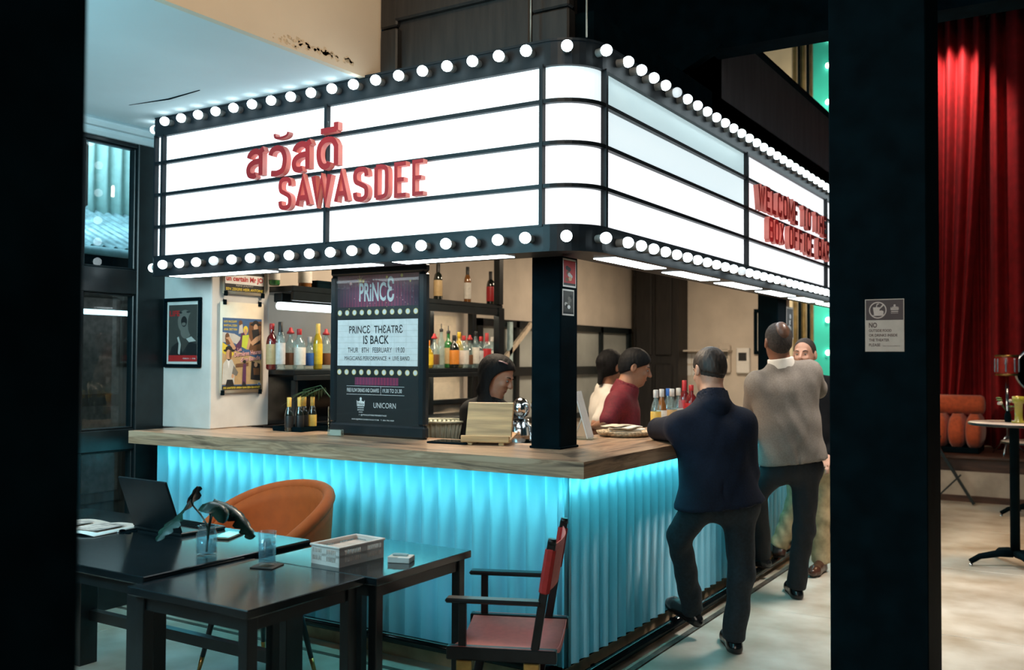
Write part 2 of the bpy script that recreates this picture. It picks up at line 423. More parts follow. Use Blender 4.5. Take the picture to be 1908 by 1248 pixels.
MB().prism([(q2.x + .04, zb + .02), (q2.x, zb), (q.x, q.z), (q.x - 1.2, q.z - .15), (q.x - 1.2, zb + .02)], .08, Matrix(((1, 0, 0, 0), (0, 0, -1, 1.86), (0, 1, 0, 0), (0, 0, 0, 1)))).build('wall_dark_slab', BLKM, kind='structure')  # added black slab standing in for the slanting dark edge up here
MB().box((-1.262, -6, 6.0), (6, 14, 6.2)).build('ceiling_hall', BLKM, kind='structure')

# lit backdrop at the end of the aisle
YB = 12.5
bd = MB().box((-6, YB, 0), (on(1700, 300, 'y', YB).x, YB + .2, 7.5)).build('wall_end', mat('gold_cream_wall', (0.62, 0.52, 0.36), .7, var=.12, scale=1.2), kind='structure')
TEAL = mat('teal_paint', (0.03, 0.50, 0.42), .6, var=.08, scale=2)
part('teal_panel', MB().box((on(1517, 300, 'y', YB).x, YB - .05, 0), (on(1600, 300, 'y', YB).x, YB, 7.4)).mesh('teal_panel', TEAL), bd)
GOLD = mat('gilded_moulding', (0.75, 0.52, 0.22), .3, .8, var=.3, scale=3)
for a_, b_, m in ((1478, 1485, GOLD), (1487, 1492, BLK), (1493, 1501, GOLD), (1503, 1509, BLK), (1510, 1514, GOLD)):
    x0, x1 = on(a_, 130, 'y', YB).x, on(b_, 130, 'y', YB).x; cx = (x0 + x1) / 2; r = (x1 - x0) / 2
    part('moulding', MB().lathe([(r, 0), (r, 7.4)], 12, c=(cx, YB - .02, 0)).mesh('moulding', m), bd)
EDGEB = emitter('backdrop_bulb', (1.0, .86, .70), 9)
for py in (70, 122, 190, 258, 326, 395, 463, 530, 596, 657, 720):
    q = on(1543, py, 'y', YB - .09)
    o = part('edge_bulb', MB().ico((0, 0, 0), .042).mesh('edge_bulb', EDGEB), bd, T(*q))
    part('socket', MB().lathe([(.025, 0), (.03, .06)], 8).mesh('socket', BLK), o, Matrix.Rotation(-math.pi / 2, 4, 'X'))

# the two black square pillars beside the camera
c0 = on(1545, 600, 'y', .10).x; c1 = on(1727, 600, 'y', .10).x
cy = on(1751, 600, 'x', c1).y
pr_ = MB().box((c0, .10, 0), (c1, cy, 6.0), bevel=.004).build('wall_pillar', BLK, kind='structure')
q = P(155, 640, 1.55)
MB().box((q.x - .6, q.y - .45, 0), (q.x, q.y, 3.0), bevel=.004).build('wall_pillar', BLKM, kind='structure')

# ------------------------------------------------------------------ bar counter
def stone(name, axis):
    m = bpy.data.materials.new(name); m.use_nodes = True; nt = m.node_tree; b = nt.nodes['Principled BSDF']
    tc = nt.nodes.new('ShaderNodeTexCoord'); mp = nt.nodes.new('ShaderNodeMapping')
    mp.inputs['Scale'].default_value = (1.1, 9, 16) if axis == 'x' else (9, 1.1, 16)
    n = nt.nodes.new('ShaderNodeTexNoise'); n.inputs['Scale'].default_value = 1.6; n.inputs['Detail'].default_value = 9; n.inputs['Distortion'].default_value = .6
    r = nt.nodes.new('ShaderNodeValToRGB'); e = r.color_ramp.elements
    e[0].position = .30; e[0].color = (0.10, 0.065, 0.045, 1); e[1].position = .72; e[1].color = (0.64, 0.45, 0.31, 1)
    for p_, c_ in ((.40, (0.26, 0.17, 0.115, 1)), (.48, (0.52, 0.34, 0.22, 1)), (.53, (0.35, 0.215, 0.135, 1)), (.60, (0.57, 0.39, 0.26, 1))):
        x = e.new(p_); x.color = c_
    for s, t in ((tc.outputs['Object'], mp.inputs[0]), (mp.outputs[0], n.inputs[0]), (n.outputs[0], r.inputs[0]), (r.outputs[0], b.inputs['Base Color'])): nt.links.new(s, t)
    b.inputs['Roughness'].default_value = .28
    return m
ct = thing('countertop', 'long veined travertine slab top of the corner bar', 'countertop', Vector((0, 0, 1.025)))
I2 = T(0, 0, 0)
part('front_slab', MB().prism([(-3.13, 0), (-.001, 0), (-.651, .65), (-3.13, .65)], .075, I2).mesh('front_slab', stone('travertine_front', 'x')), ct)
part('side_slab', MB().prism([(0, 0), (0, 6.2), (-.65, 6.2), (-.65, .65)], .075, I2).mesh('side_slab', stone('travertine_side', 'y')), ct)

bc = thing('bar_counter', 'corner bar base of pale fluted metal under the travertine top', 'bar counter', Vector((-.3, .3, 0)))
def bp_(n, mb, m, M=None, **k): return part(n, mb.mesh(n, m), bc, T(.3, -.3, 0) @ (M or I2), **k)
bp_('carcass', MB().box((-3.08, .225, .1), (-.22, .62, 1.02)).box((-.62, .62, .1), (-.22, 6.15, 1.02)), BLKM)
FL = mat('fluted_metal', (0.125, 0.33, 0.42), 0.36, 0.1, var=.04, scale=3)
pw = .1035
def flute(n, w, d=.021, k=8):
    mb = MB(); z0, z1 = .12, 1.018; vs = []
    pts = [(-w / 2 + w * i / k, -d * (abs(2 * i / k - 1) ** 1.9)) for i in range(k + 1)]
    for x, y in pts: vs += [(x, y, z0), (x, y, z1)]
    mb.add(vs, [(2 * i, 2 * i + 2, 2 * i + 3, 2 * i + 1) for i in range(k)], 0, True)
    o = len(vs); mb.add([(-w / 2, .02, z0), (w / 2, .02, z0), (w / 2, .02, z1), (-w / 2, .02, z1)], [(0, 3, 2, 1)])
    for zz in (0, 1): mb.f.append([2 * i + zz for i in range(k + 1)] + ([o + 1, o] if zz == 0 else [o + 2, o + 3])); mb.m.append(0); mb.sm.append(False)
    return mb.mesh(n, FL)
fm = flute('fluted_slat', pw)
nf = 28
for i in range(nf): part('fluted_slat', fm, bc, T(.3, -.3, 0) @ T(-.197 - pw * (i + .5), .205, 0))
for i in range(57): part('fluted_slat', fm, bc, T(.3, -.3, 0) @ T(-.202, .20 + pw * (i + .5), 0) @ Rz(math.pi / 2))
bp_('corner_post', MB().lathe([(.034,.12),(.034,1.018)],14,c=(-.222,.228,0)), FL)
bp_('plinth', MB().box((-3.08, .222, 0), (-.225, .30, .119)).box((-.30, .222, 0), (-.222, 6.15, .119)), mat('plinth_plaster', (0.58, 0.42, 0.26), .8, var=.15, scale=8))
PIPE = mat('black_pipe', (0.008, 0.010, 0.011), .12, .3, var=.2)
bp_('foot_rail', MB().tube([(-3.08, .165, .11), (-.30, .165, .11)], .026, 12), PIPE)
bp_('foot_rail', MB().tube([(-.155, .10, .052), (-.155, 6.1, .052)], .03, 12), PIPE)
for i in range(6):
    bp_('rail_bracket', MB().box((-2.9 + .52 * i, .165, .10), (-2.87 + .52 * i, .24, .12)), BLK)
    bp_('rail_bracket', MB().box((-.24, .5 + i * 1.0, .03), (-.155, .53 + i, .05)), BLK)
LED = emitter('cyan_led', (0.19, 0.88, 0.95), 26)
bp_('led_strip', MB().box((-3.07, .125, 1.0238), (-.135, .15, 1.0252)), LED, label='glowing cyan light strip')
bp_('led_strip', MB().box((-.16, .13, 1.0238), (-.135, 6.1, 1.0252)), LED, label='glowing cyan light strip')

# ------------------------------------------------------------------ marquee
def mpath(s):
    """arc-length path of the marquee face: (x, y, nx, ny)"""
    L0, r = 2.915 - .21, .21
    if s <= L0: return (-2.915 + s, 0, 0, -1)
    a = (s - L0) / r
    if a <= math.pi / 2: return (-.21 + r * math.sin(a), r - r * math.cos(a), math.sin(a), -math.cos(a))
    return (0, r + (s - L0 - r * math.pi / 2), 1, 0)
S1 = 2.705; S2 = S1 + .21 * math.pi / 2; SE = S2 + 6.0
def samples(s0, s1):
    ss = [s0]
    if s0 < S2 and s1 > S1:
        ss += [max(s0, min(s1, S1 + (S2 - S1) * i / 10)) for i in range(11)]
    ss.append(s1); out = []
    for s in ss:
        if not out or s - out[-1] > 1e-5: out.append(s)
    return out
def strip(mb, s0, s1, z0, z1, o0, o1, mi=0):
    """block following the marquee face; o0 inner and o1 outer offset along the normal"""
    ss = samples(s0, s1); vs = []
    for s in ss:
        x, y, nx, ny = mpath(s)
        for o, z in ((o0, z0), (o1, z0), (o1, z1), (o0, z1)): vs.append((x + nx * o, y + ny * o, z))
    fs = [(0, 1, 2, 3)[::-1], tuple(4 * (len(ss) - 1) + k for k in range(4))]
    for i in range(len(ss) - 1):
        for k in range(4): fs.append((4 * i + k, 4 * i + (k + 1) % 4, 4 * i + 4 + (k + 1) % 4, 4 * i + 4 + k))
    return mb.add(vs, fs, mi)
mq = thing('marquee', 'white lit theatre marquee with black rails wrapping round the corner above the bar', 'marquee sign', Vector((-.2, .2, 2.04)))
mqT = T(.2, -.2, -2.04)
def mp(n, mb, m, parent=None, M=None, **k): return part(n, mb.mesh(n, m), parent or mq, mqT @ (M or I2) if parent is None else M, **k)
BAND = mat('marquee_black', (0.010, 0.014, 0.018), .45, var=.2, scale=10, spec=.25)
mb = MB(); strip(mb, 0, SE, 2.885, 2.99, -.25, 0); mp('top_band', mb, BAND)
mb = MB(); strip(mb, 0, SE, 2.04, 2.148, -.25, 0); mp('bottom_band', mb, BAND)
mb = MB(); strip(mb, 0, SE, 2.148, 2.885, -.25, -.08); mp('back_box', mb, BAND)
mp('end_cap', MB().box((-2.935, .0, 2.04), (-2.915, .25, 2.99), bevel=.01), BAND)
for z0, z1 in ((2.985, 2.996), (2.034, 2.045)):
    mb = MB(); strip(mb, 0, SE, z0, z1, -.02, .008); mp('edge_trim', mb, BAND)
ZR = [2.148, 2.331, 2.5245, 2.716, 2.885]
SD = [0.0, 0.067, 1.383, S1 - .012, S2 + 0, S2 + 2.045, S2 + 4.10, SE]
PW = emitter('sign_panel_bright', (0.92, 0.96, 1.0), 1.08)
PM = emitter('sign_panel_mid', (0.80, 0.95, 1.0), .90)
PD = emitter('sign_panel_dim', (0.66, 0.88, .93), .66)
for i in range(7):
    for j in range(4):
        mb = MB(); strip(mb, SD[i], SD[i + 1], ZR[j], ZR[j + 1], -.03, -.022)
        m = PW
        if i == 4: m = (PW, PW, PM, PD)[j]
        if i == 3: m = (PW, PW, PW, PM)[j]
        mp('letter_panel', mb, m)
for z in ZR[1:4]:
    mb = MB(); strip(mb, 0, SE, z - .009, z + .009, -.03, .004); mp('letter_rail', mb, BAND)
for z in (2.152, 2.881):
    mb = MB(); strip(mb, 0, SE, z - .005, z + .005, -.03, .002); mp('letter_rail', mb, BAND)
for k, s in enumerate(SD[:-1]):
    hw = .006 if k == 0 else .009
    mb = MB(); strip(mb, s - hw, s + hw, 2.148, 2.885, -.03, .007); mp('divider', mb, BAND)
# bulbs
BULB = emitter('marquee_bulb', (0.78, 0.94, 1.0), 6); BULBD = emitter('marquee_bulb_dim', (0.75, 0.85, .92), .7)
SOCK = mat('bulb_socket', (0.45, 0.45, 0.43), .4, var=.1)
bmesh_b = MB().ico((0, 0, .056), (.0265, .0265, .028), n=14, m=9).mesh('bulb', BULB)
bmesh_d = MB().ico((0, 0, .056), (.0265, .0265, .028), n=14, m=9).mesh('bulb', BULBD)
smesh = MB().lathe([(.019, 0), (.019, .034), (.022, .036), (.022, .042), (.016, .046)], 14).mesh('socket', SOCK)
def bulb(x, y, z, nx, ny, dim=False):
    n = Vector((nx, ny, 0)); M = frame((x, y, z), Vector((0, 0, 1)).cross(n), (0, 0, 1))
    o = part('bulb', bmesh_d if dim else bmesh_b, mq, mqT @ M)
    part('socket', smesh, o)
sl_ = [.153 + .1465 * k for k in range(18)]
s = S1 + .108; sl_.append(s); sl_.append(S1 + .262)
k = 0
while S2 + .118 + .149 * k < SE - .05: sl_.append(S2 + .118 + .149 * k); k += 1
for zi, z in ((0, 2.942), (1, 2.094)):
    for i, s in enumerate(sl_):
        x, y, nx, ny = mpath(s); bulb(x, y, z, nx, ny, dim=(zi == 1 and i in (3, 31, 37)) or (zi == 0 and i == 24))
for z in (2.942, 2.80, 2.72, 2.62, 2.44, 2.30, 2.17, 2.094): bulb(-2.935, .05 if z in (2.942, 2.094) else .11, z, -1, 0, dim=(z == 2.72))
# light panels under the canopy
CLED = emitter('canopy_light', (0.80, 0.94, 1.0), 8.0)
for p0, p1 in ((318, 492), (522, 690), (733, 936)):
    x0 = on(p0, 505, 'y', .06).x; x1 = on(p1, 480, 'y', .06).x
    mp('canopy_light', MB().box((x0, .05, 2.036), (x1, .17, 2.042)), CLED)
yy = .42
for k in range(7):
    mp('canopy_light', MB().box((-.17, yy, 2.036), (-.05, yy + .62, 2.042)), CLED); yy += .84
# cables
for px in (989, 1093):
    q = on(px, 60, 'y', .05)
    mp('hanger_cable', MB().tube([(q.x, .05, 2.99), (q.x, .05, 5.99)], .004, 6), mat('cable', (.55, .5, .42), .4, .6))
# posts under the canopy
def post(x0, y0, x1, y1, label):
    t = thing('post', label, 'post', Vector(((x0 + x1) / 2, (y0 + y1) / 2, 1.1)))
    cx, cyy = (x0 + x1) / 2, (y0 + y1) / 2
    part('shaft', MB().box((x0 - cx, y0 - cyy, .003), (x1 - cx, y1 - cyy, 1.95), bevel=.006).mesh('shaft', BLK), t)
    part('foot_plate', MB().box((x0 - cx - .006, y0 - cyy - .006, 0), (x1 - cx + .006, y1 - cyy + .006, .012), bevel=.003).mesh('foot_plate', BLK), t)
    return t
post(-.535, .445, -.365, .625, 'black square post on the bar top at its corner')
y2a = on(1412, 600, 'x', -.535).y; y2b = on(1466, 600, 'x', -.365).y
post(-.535, y2a, -.365, max(y2b, y2a + .15), 'black square post on the bar top behind the bald man')
# ------------------------------------------------------------------ red letters on the marquee
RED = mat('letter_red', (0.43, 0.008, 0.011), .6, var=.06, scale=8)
RED2 = mat('letter_red_side_lit', (0.85, 0.26, 0.22), .45, var=.06, scale=8)  # glow of the lit panels on the letter sides, painted as pink
def smooth(pts, n=5):
    p = [pts[0]] + list(pts) + [pts[-1]]; out = []
    for i in range(1, len(p) - 2):
        for k in range(n):
            t = k / n; q = []
            for a in (0, 1):
                p0, p1, p2, p3 = p[i-1][a], p[i][a], p[i+1][a], p[i+2][a]
                q.append(.5 * (2*p1 + (p2-p0)*t + (2*p0-5*p1+4*p2-p3)*t*t + (3*p1-p0-3*p2+p3)*t**3))
            out.append(tuple(q))
    out.append(pts[-1]); return out
def ribbon(mb, pts, w, t, M, mi=0):
    n = len(pts); L = []; R = []
    for i in range(n):
        a = pts[max(i-1, 0)]; b = pts[min(i+1, n-1)]; c = pts[i]
        d0 = Vector((c[0]-a[0], c[1]-a[1])) if i else None; d1 = Vector((b[0]-c[0], b[1]-c[1])) if i < n-1 else None
        d0 = (d0 or d1).normalized(); d1 = (d1 or d0).normalized() if d1 else d0
        n0 = Vector((-d0.y, d0.x)); n1 = Vector((-d1.y, d1.x)); m = (n0 + n1)
        m = m.normalized() if m.length > 1e-3 else n0
        k = min(1.6, 1 / max(.3, m.dot(n0)))
        L.append((c[0] + m.x*w/2*k, c[1] + m.y*w/2*k)); R.append((c[0] - m.x*w/2*k, c[1] - m.y*w/2*k))
    vs = []
    for l, r in zip(L, R):
        vs += [M @ Vector((*l, 0)), M @ Vector((*r, 0)), M @ Vector((*r, t)), M @ Vector((*l, t))]
    fs = [(0, 1, 2, 3), tuple(4*(n-1)+k for k in (3, 2, 1, 0))]
    for i in range(n-1):
        for k in range(4): fs.append((4*i+k, 4*i+4+k, 4*i+4+(k+1) % 4, 4*i+(k+1) % 4))
    o = len(mb.f); mb.add(vs, fs, mi)
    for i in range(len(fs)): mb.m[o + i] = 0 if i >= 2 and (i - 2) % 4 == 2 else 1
SS = smooth([(1,.76),(.94,.93),(.7,1),(.3,1),(.06,.92),(0,.76),(.1,.6),(.5,.5),(.9,.39),(1,.24),(.94,.08),(.7,0),(.3,0),(.06,.07),(0,.24)])
OO = smooth([(.5,1),(.15,.96),(0,.78),(0,.5),(0,.22),(.15,.04),(.5,0),(.85,.04),(1,.22),(1,.5),(1,.78),(.85,.96),(.5,1)])
BL = lambda y0, y1: smooth([(0,y0),(.55,y0),(.9,y0+.05),(1,(y0+y1)/2),(.9,y1-.05),(.55,y1),(0,y1)], 4)
GL = {
 'S': [SS], 'A': [[(0,0),(.5,1),(1,0)],[(.2,.27),(.8,.27)]], 'W': [[(0,1),(.24,0),(.5,.92),(.76,0),(1,1)]],
 'D': [[(0,0),(0,1)], smooth([(0,1),(.5,1),(.9,.93),(1,.75),(1,.5),(1,.25),(.9,.07),(.5,0),(0,0)],4)],
 'E': [[(1,1),(0,1),(0,0),(1,0)],[(0,.5),(.8,.5)]], 'L': [[(0,1),(0,0),(1,0)]], 'C': [smooth([(1,.74),(.9,.95),(.5,1),(.12,.95),(0,.75),(0,.5),(0,.25),(.12,.05),(.5,0),(.9,.05),(1,.26)],4)],
 'O': [OO], 'M': [[(0,0),(0,1),(.5,.25),(1,1),(1,0)]], 'T': [[(0,1),(1,1)],[(.5,1),(.5,0)]], 'H': [[(0,0),(0,1)],[(1,0),(1,1)],[(0,.5),(1,.5)]],
 'B': [[(0,0),(0,1)], BL(.52,1), BL(0,.52)], 'X': [[(0,0),(1,1)],[(0,1),(1,0)]], 'F': [[(1,1),(0,1),(0,0)],[(0,.52),(.8,.52)]], 'I': [[(.5,0),(.5,1)]],
 'R': [[(0,0),(0,1)], BL(.45,1), [(.45,.45),(1,0)]],
 'so': [smooth([(.02,.74),(.12,.9),(.4,1),(.66,.96),(.80,.84)],4)+[(.80,.7),(.80,0)], smooth([(.80,.58),(.4,.56),(.1,.45),(0,.26),(.08,.06),(.32,0),(.5,.04)],4), [(.74,.94),(1.0,1.06)]],
 'wo': [smooth([(0,.74),(.12,.92),(.45,1),(.8,.92),(1,.65),(1,.35),(.86,.1),(.5,0),(.06,.02)],5)],
 'do': [smooth([(.60,.16),(.52,.03),(.3,0),(.1,.14),(0,.45),(.06,.78),(.3,.97),(.55,1),(.82,.95),(1,.72)],5)+[(1,.5),(1,0)]],
 'an': [smooth([(.02,1),(.06,.3),(.3,0),(.7,.05),(.95,.4),(1,1)],4)], 'ii': [[(0,.12),(.96,.16)],[(.92,.0),(.92,1)]],
}
def letter(ch, x0, x1, z0, z1, label, group, face='front', t=.034, cat='letter'):
    """one clip-on letter; face front: x0..x1 along X at y=0; side: along Y at x=0"""
    w = x1 - x0; h = z1 - z0; sw = min(.034, .30 * w if ch not in ('ii', 'an') else .03)
    if face == 'front': M = frame((x0, -.008, z0), (1, 0, 0), (0, 0, 1)); sw = min(.031, .25 * w) if ch not in ('ii', 'an') else (.014 if ch == 'an' else .030)
    else: M = frame((.008, x0, z0), (0, 1, 0), (0, 0, 1)); sw = .030
    mb = MB()
    for k, st_ in enumerate(GL[ch]):
        q = [(sw/2 + p[0]*(w - sw), sw/2 + p[1]*(h - sw)) for p in st_]
        ribbon(mb, q, sw, t + .0004*k, T(0, 0, 0))
    o = mb.build('sign_letter', [RED, RED2], M=M)
    tag(o, label, cat, group)
    cl = MB()
    for fx in (.25, .75): cl.tube([(w*fx, h + .006, .001), (w*fx, h - .02, .001)], .0018, 5).tube([(w*fx, -.012, .001), (w*fx, .02, .001)], .0018, 5)
    cp = part('clip', cl.mesh('clip', glass('clear_acrylic', (.9, .95, .95))), o, label='clear clip'); cp['kind'] = 'stuff'
    return o
zr = [2.350, 2.512]
names = ['first S', 'first A', 'letter W', 'second A', 'second S', 'letter D', 'first E', 'last E']
for (ch, a, b), nm in zip((('S',518.7,543),('A',550,578),('W',579.5,617.5),('A',622,649),('S',657.5,686),('D',697,723.5),('E',734,759),('E',767.7,791)), names):
    letter(ch, on(a, 360, 'y', -.042).x, on(b, 360, 'y', -.042).x, zr[0] - .008, zr[1] + .006, 'big red ' + nm + ' in the word SAWASDEE on the marquee', 'big red letters of the greeting')
for ch, a, b, z0, z1, nm in (('so',459,495,2.532,2.698,'letter so that starts the Thai greeting'),('wo',499.8,533.6,2.530,2.697,'hooked letter wo, second in the Thai greeting'),('so',543.6,583,2.532,2.698,'letter so, third in the Thai greeting'),('do',589.4,630,2.530,2.700,'arched letter do that ends the Thai greeting'),('an',508.7,537.6,2.728,2.768,'small cup-shaped vowel mark over the Thai greeting'),('ii',593,632,2.712,2.785,'bar vowel mark with upright tick over the Thai greeting')):
    letter(ch, on(a, 300, 'y', -.042).x, on(b, 300, 'y', -.042).x, z0, z1, 'red ' + nm, 'big red letters of the greeting')
def sign_line(s, ya, yb, z0, z1):
    ws = [{'W': 1.35, 'M': 1.25, 'I': .45, ' ': .62}.get(c, 1.0) for c in s]; gap = .22
    tot = sum(ws) + gap * (len(s) - 1); k = (yb - ya) / tot; y = ya; words = s.split(' '); wi = 0; n = {}
    for c, w in zip(s, ws):
        if c == ' ': wi += 1; n = {}
        else:
            n[c] = n.get(c, 0) + 1; tot_c = words[wi].count(c)
            nm = (('first ' if n[c] == 1 else 'second ') if tot_c > 1 else 'letter ') + c
            letter(c, y, y + w*k, z0, z1, 'narrow red %s of the word %s on the marquee side' % (nm, words[wi]), 'red letters on the marquee side', 'side')
        y += (w + gap) * k
sign_line('WELCOME TO THE', on(1413, 400, 'x', .042).y, on(1541, 440, 'x', .042).y, 2.538, 2.706)
sign_line('BOX OFFICE BAR', on(1433, 440, 'x', .042).y, on(1546, 480, 'x', .042).y, 2.345, 2.512)

# ------------------------------------------------------------------ printed boards and posters
def flatmat(name, rgb, rough=.55): return mat(name, rgb, rough, var=.04, scale=30)
INKW = flatmat('ink_white', (.80, .80, .80)); INKK = flatmat('ink_black', (.012, .013, .014)); INKG = flatmat('ink_gold', (.85, .62, .22))
INKR = flatmat('ink_red', (.48, .02, .02)); INKY = flatmat('ink_yellow', (.75, .58, .05)); INKT = flatmat('ink_tan', (.50, .33, .16)); INKB = flatmat('ink_blue', (.05, .12, .26))
INKS = flatmat('ink_skin', (.58, .33, .19)); INKLG = flatmat('ink_lightgrey', (.55, .54, .50)); INKDG = flatmat('ink_darkgrey', (.06, .058, .05)); INKMG = flatmat('ink_midgrey', (.17, .16, .14)); INKP = flatmat('ink_pink', (.80, .42, .42)); INKLIME = flatmat('ink_lime', (.55, .62, .06)); INKBR = flatmat('ink_brown', (.16, .07, .03)); INKPU = flatmat('ink_purple', (.10, .03, .09))
PRINT = [INKW, INKK, INKG, INKR, INKY, INKT, INKB, INKS, INKLG, INKDG, INKMG, INKP, INKLIME, INKBR, INKPU]
w_, k_, g_, r_, y_, t_, b_, s_, lg_, dg_, mg_, p_, li_, br_, pu_ = range(15)
def rect(mb, x0, y0, x1, y1, z, mi): mb.flat([(x0, y0), (x1, y0), (x1, y1), (x0, y1)], T(0, 0, z), mi)
def ell(mb, cx, cy, rx, ry, z, mi, n=14, a0=0.0): mb.flat([(cx + rx*math.cos(a0)*math.cos(2*math.pi*k/n) - ry*math.sin(a0)*math.sin(2*math.pi*k/n), cy + rx*math.sin(a0)*math.cos(2*math.pi*k/n) + ry*math.cos(a0)*math.sin(2*math.pi*k/n)) for k in range(n)], T(0, 0, z), mi)
def poly(mb, pts, z, mi): mb.flat(pts, T(0, 0, z), mi)
def TX(mb, s, x, y, w, h, z, mi, bold=0.0): text_mb(mb, s, x, y, w, h, T(0, 0, z), mi, bold)

# theatre announcement board on the counter
yb_ = .50
x0, x1 = on(613, 700, 'y', yb_).x, on(791, 700, 'y', yb_).x; H = on(702, 494, 'y', yb_).z - 1.1; Wd = x1 - x0
bt = thing('announcement_board', 'tall black framed theatre announcement board standing on the bar top', 'sign board', frame((x0, yb_, 1.1), (1, 0, 0), (0, 0, 1)))
f_ = .052
fmb = MB()
for lo, hi in (((0, 0, -.05), (Wd, f_ + .02, 0)), ((0, H - f_, -.05), (Wd, H, 0)), ((0, f_ + .02, -.05), (f_, H - f_, 0)), ((Wd - f_, f_ + .02, -.05), (Wd, H - f_, 0))): fmb.box(lo, hi, bevel=.012)
part('frame', fmb.mesh('frame', mat('board_frame', (.010, .016, .02), .3, var=.1)), bt)
part('backing', MB().box((f_ - .01, f_, -.045), (Wd - f_ + .01, H - f_ + .01, -.012)).mesh('backing', INKK), bt)
# curtain art
ca = bpy.data.materials.new('curtain_print'); ca.use_nodes = True; nt = ca.node_tree; b = nt.nodes['Principled BSDF']; b.inputs['Roughness'].default_value = .3
tc = nt.nodes.new('ShaderNodeTexCoord'); wv = nt.nodes.new('ShaderNodeTexWave'); wv.inputs['Scale'].default_value = 14; wv.inputs['Distortion'].default_value = 1.2
rp = nt.nodes.new('ShaderNodeValToRGB'); rp.color_ramp.elements[0].color = (.05, .008, .03, 1); rp.color_ramp.elements[1].color = (.42, .02, .06, 1)
nt.links.new(tc.outputs['Object'], wv.inputs[0]); nt.links.new(wv.outputs[1], rp.inputs[0])
gr = nt.nodes.new('ShaderNodeTexNoise'); gr.inputs['Scale'].default_value = 5; mx = nt.nodes.new('ShaderNodeMix'); mx.data_type = 'RGBA'; mx.inputs[7].default_value = (.25, .08, .16, 1)
nt.links.new(gr.outputs[0], mx.inputs[0]); nt.links.new(rp.outputs[0], mx.inputs[6]); sx = nt.nodes.new('ShaderNodeSeparateXYZ'); nt.links.new(tc.outputs['Object'], sx.inputs[0])
def ramp(src, a0, a1):
    q_ = nt.nodes.new('ShaderNodeMapRange'); q_.inputs[1].default_value = a0; q_.inputs[2].default_value = a1; nt.links.new(src, q_.inputs[0]); return q_.outputs[0]
ab = nt.nodes.new('ShaderNodeMath'); ab.operation = 'SUBTRACT'; ab.inputs[1].default_value = Wd/2; nt.links.new(sx.outputs[0], ab.inputs[0])
a2 = nt.nodes.new('ShaderNodeMath'); a2.operation = 'ABSOLUTE'; nt.links.new(ab.outputs[0], a2.inputs[0])
m1 = nt.nodes.new('ShaderNodeMix'); m1.data_type = 'RGBA'; m1.inputs[7].default_value = (.018, .012, .03, 1); nt.links.new(ramp(a2.outputs[0], .14, .31), m1.inputs[0]); nt.links.new(mx.outputs[2], m1.inputs[6])
m2 = nt.nodes.new('ShaderNodeMix'); m2.data_type = 'RGBA'; m2.inputs[7].default_value = (.42, .20, .17, 1); nt.links.new(ramp(sx.outputs[1], H*.87, H*.97), m2.inputs[0]); nt.links.new(m1.outputs[2], m2.inputs[6])
nt.links.new(m2.outputs[2], b.inputs['Base Color'])
art = MB(); u0, u1 = f_, Wd - f_; vv = lambda f: f * H
rect(art, u0, vv(.76), u1, H - f_, -.011, 0)
rect(art, u0 + .14, vv(.30), u1 - .14, vv(.345), -.011, 0)
part('curtain_print', art.mesh('curtain_print', ca), bt)
pm = MB(); rr = random.Random(5)
for i in range(60):
    x = rr.uniform(u0 + .02, u1 - .02); y = rr.uniform(vv(.75), H - f_ - .03); s = rr.uniform(.0012, .0035)
    ell(pm, x, y, s, s, -.0100, rr.choice([w_, g_, p_, lg_]), 6)
for fx, fy, s in ((.62, .93, .008), (.80, .935, .010), (.17, .90, .009), (.90, .90, .006), (.33, .91, .008)): ell(pm, u0 + fx*(u1-u0), vv(fy), s, s, -.0099, g_ if fx > .3 else p_, 10)
cx, cyy = u0 + .29*(u1-u0), vv(.915)
for a in range(8):
    a_ = a*math.pi/4 + .2; L_ = .035 if a % 2 else .05
    poly(pm, [(cx - .0025*math.sin(a_), cyy + .0025*math.cos(a_)), (cx + L_*math.cos(a_), cyy + L_*math.sin(a_)), (cx + .0025*math.sin(a_), cyy - .0025*math.cos(a_))], -.0098, g_)
TX(pm, 'PRiNC', u0 + .28*(u1-u0), vv(.79), .33*(u1-u0), .11, -.0097, w_, .02)
TX(pm, '\u0190', u0 + .625*(u1-u0), vv(.785), .085*(u1-u0), .145, -.0097, w_, .02)
for row in (.727, .375):
    for i in range(11):
        x = u0 + .02 + (u1 - u0 - .04) * i / 10
        ell(pm, x, vv(row), .0165, .0165, -.0101, g_, 16); ell(pm, x, vv(row), .0125, .0125, -.0098, y_ if False else INKY and w_, 16)
rect(pm, u0 + .004, vv(.412), u1 - .004, vv(.685), -.0105, lg_ if False else w_)
for i in range(9): rect(pm, u0 + .004, vv(.412 + .273*i/8) - .0008, u1 - .004, vv(.412 + .273*i/8) + .0008, -.0101, lg_ if i % 8 else k_)
for i in range(1, 7): rect(pm, u0 + (u1-u0)*i/7 - .0006, vv(.412), u0 + (u1-u0)*i/7 + .0006, vv(.685), -.0101, lg_)
TX(pm, 'PRINC\u0190  TH\u0190ATR\u0190', u0 + .155*(u1-u0), vv(.603), .66*(u1-u0), .047, -.0095, k_, .012)
TX(pm, 'IS BACK', u0 + .335*(u1-u0), vv(.54), .315*(u1-u0), .050, -.0095, k_, .012)
TX(pm, 'THUR   8TH   FEBRUARY   19.00', u0 + .14*(u1-u0), vv(.490), .70*(u1-u0), .030, -.0095, k_)
TX(pm, 'MAGICIANS PERFORMANCE  +  LIVE BAND', u0 + .10*(u1-u0), vv(.445), .80*(u1-u0), .024, -.0095, k_)
for v_ in (.292, .243): rect(pm, u0 + .13*(u1-u0), vv(v_), u0 + .84*(u1-u0), vv(v_) + .0022, -.0095, w_)
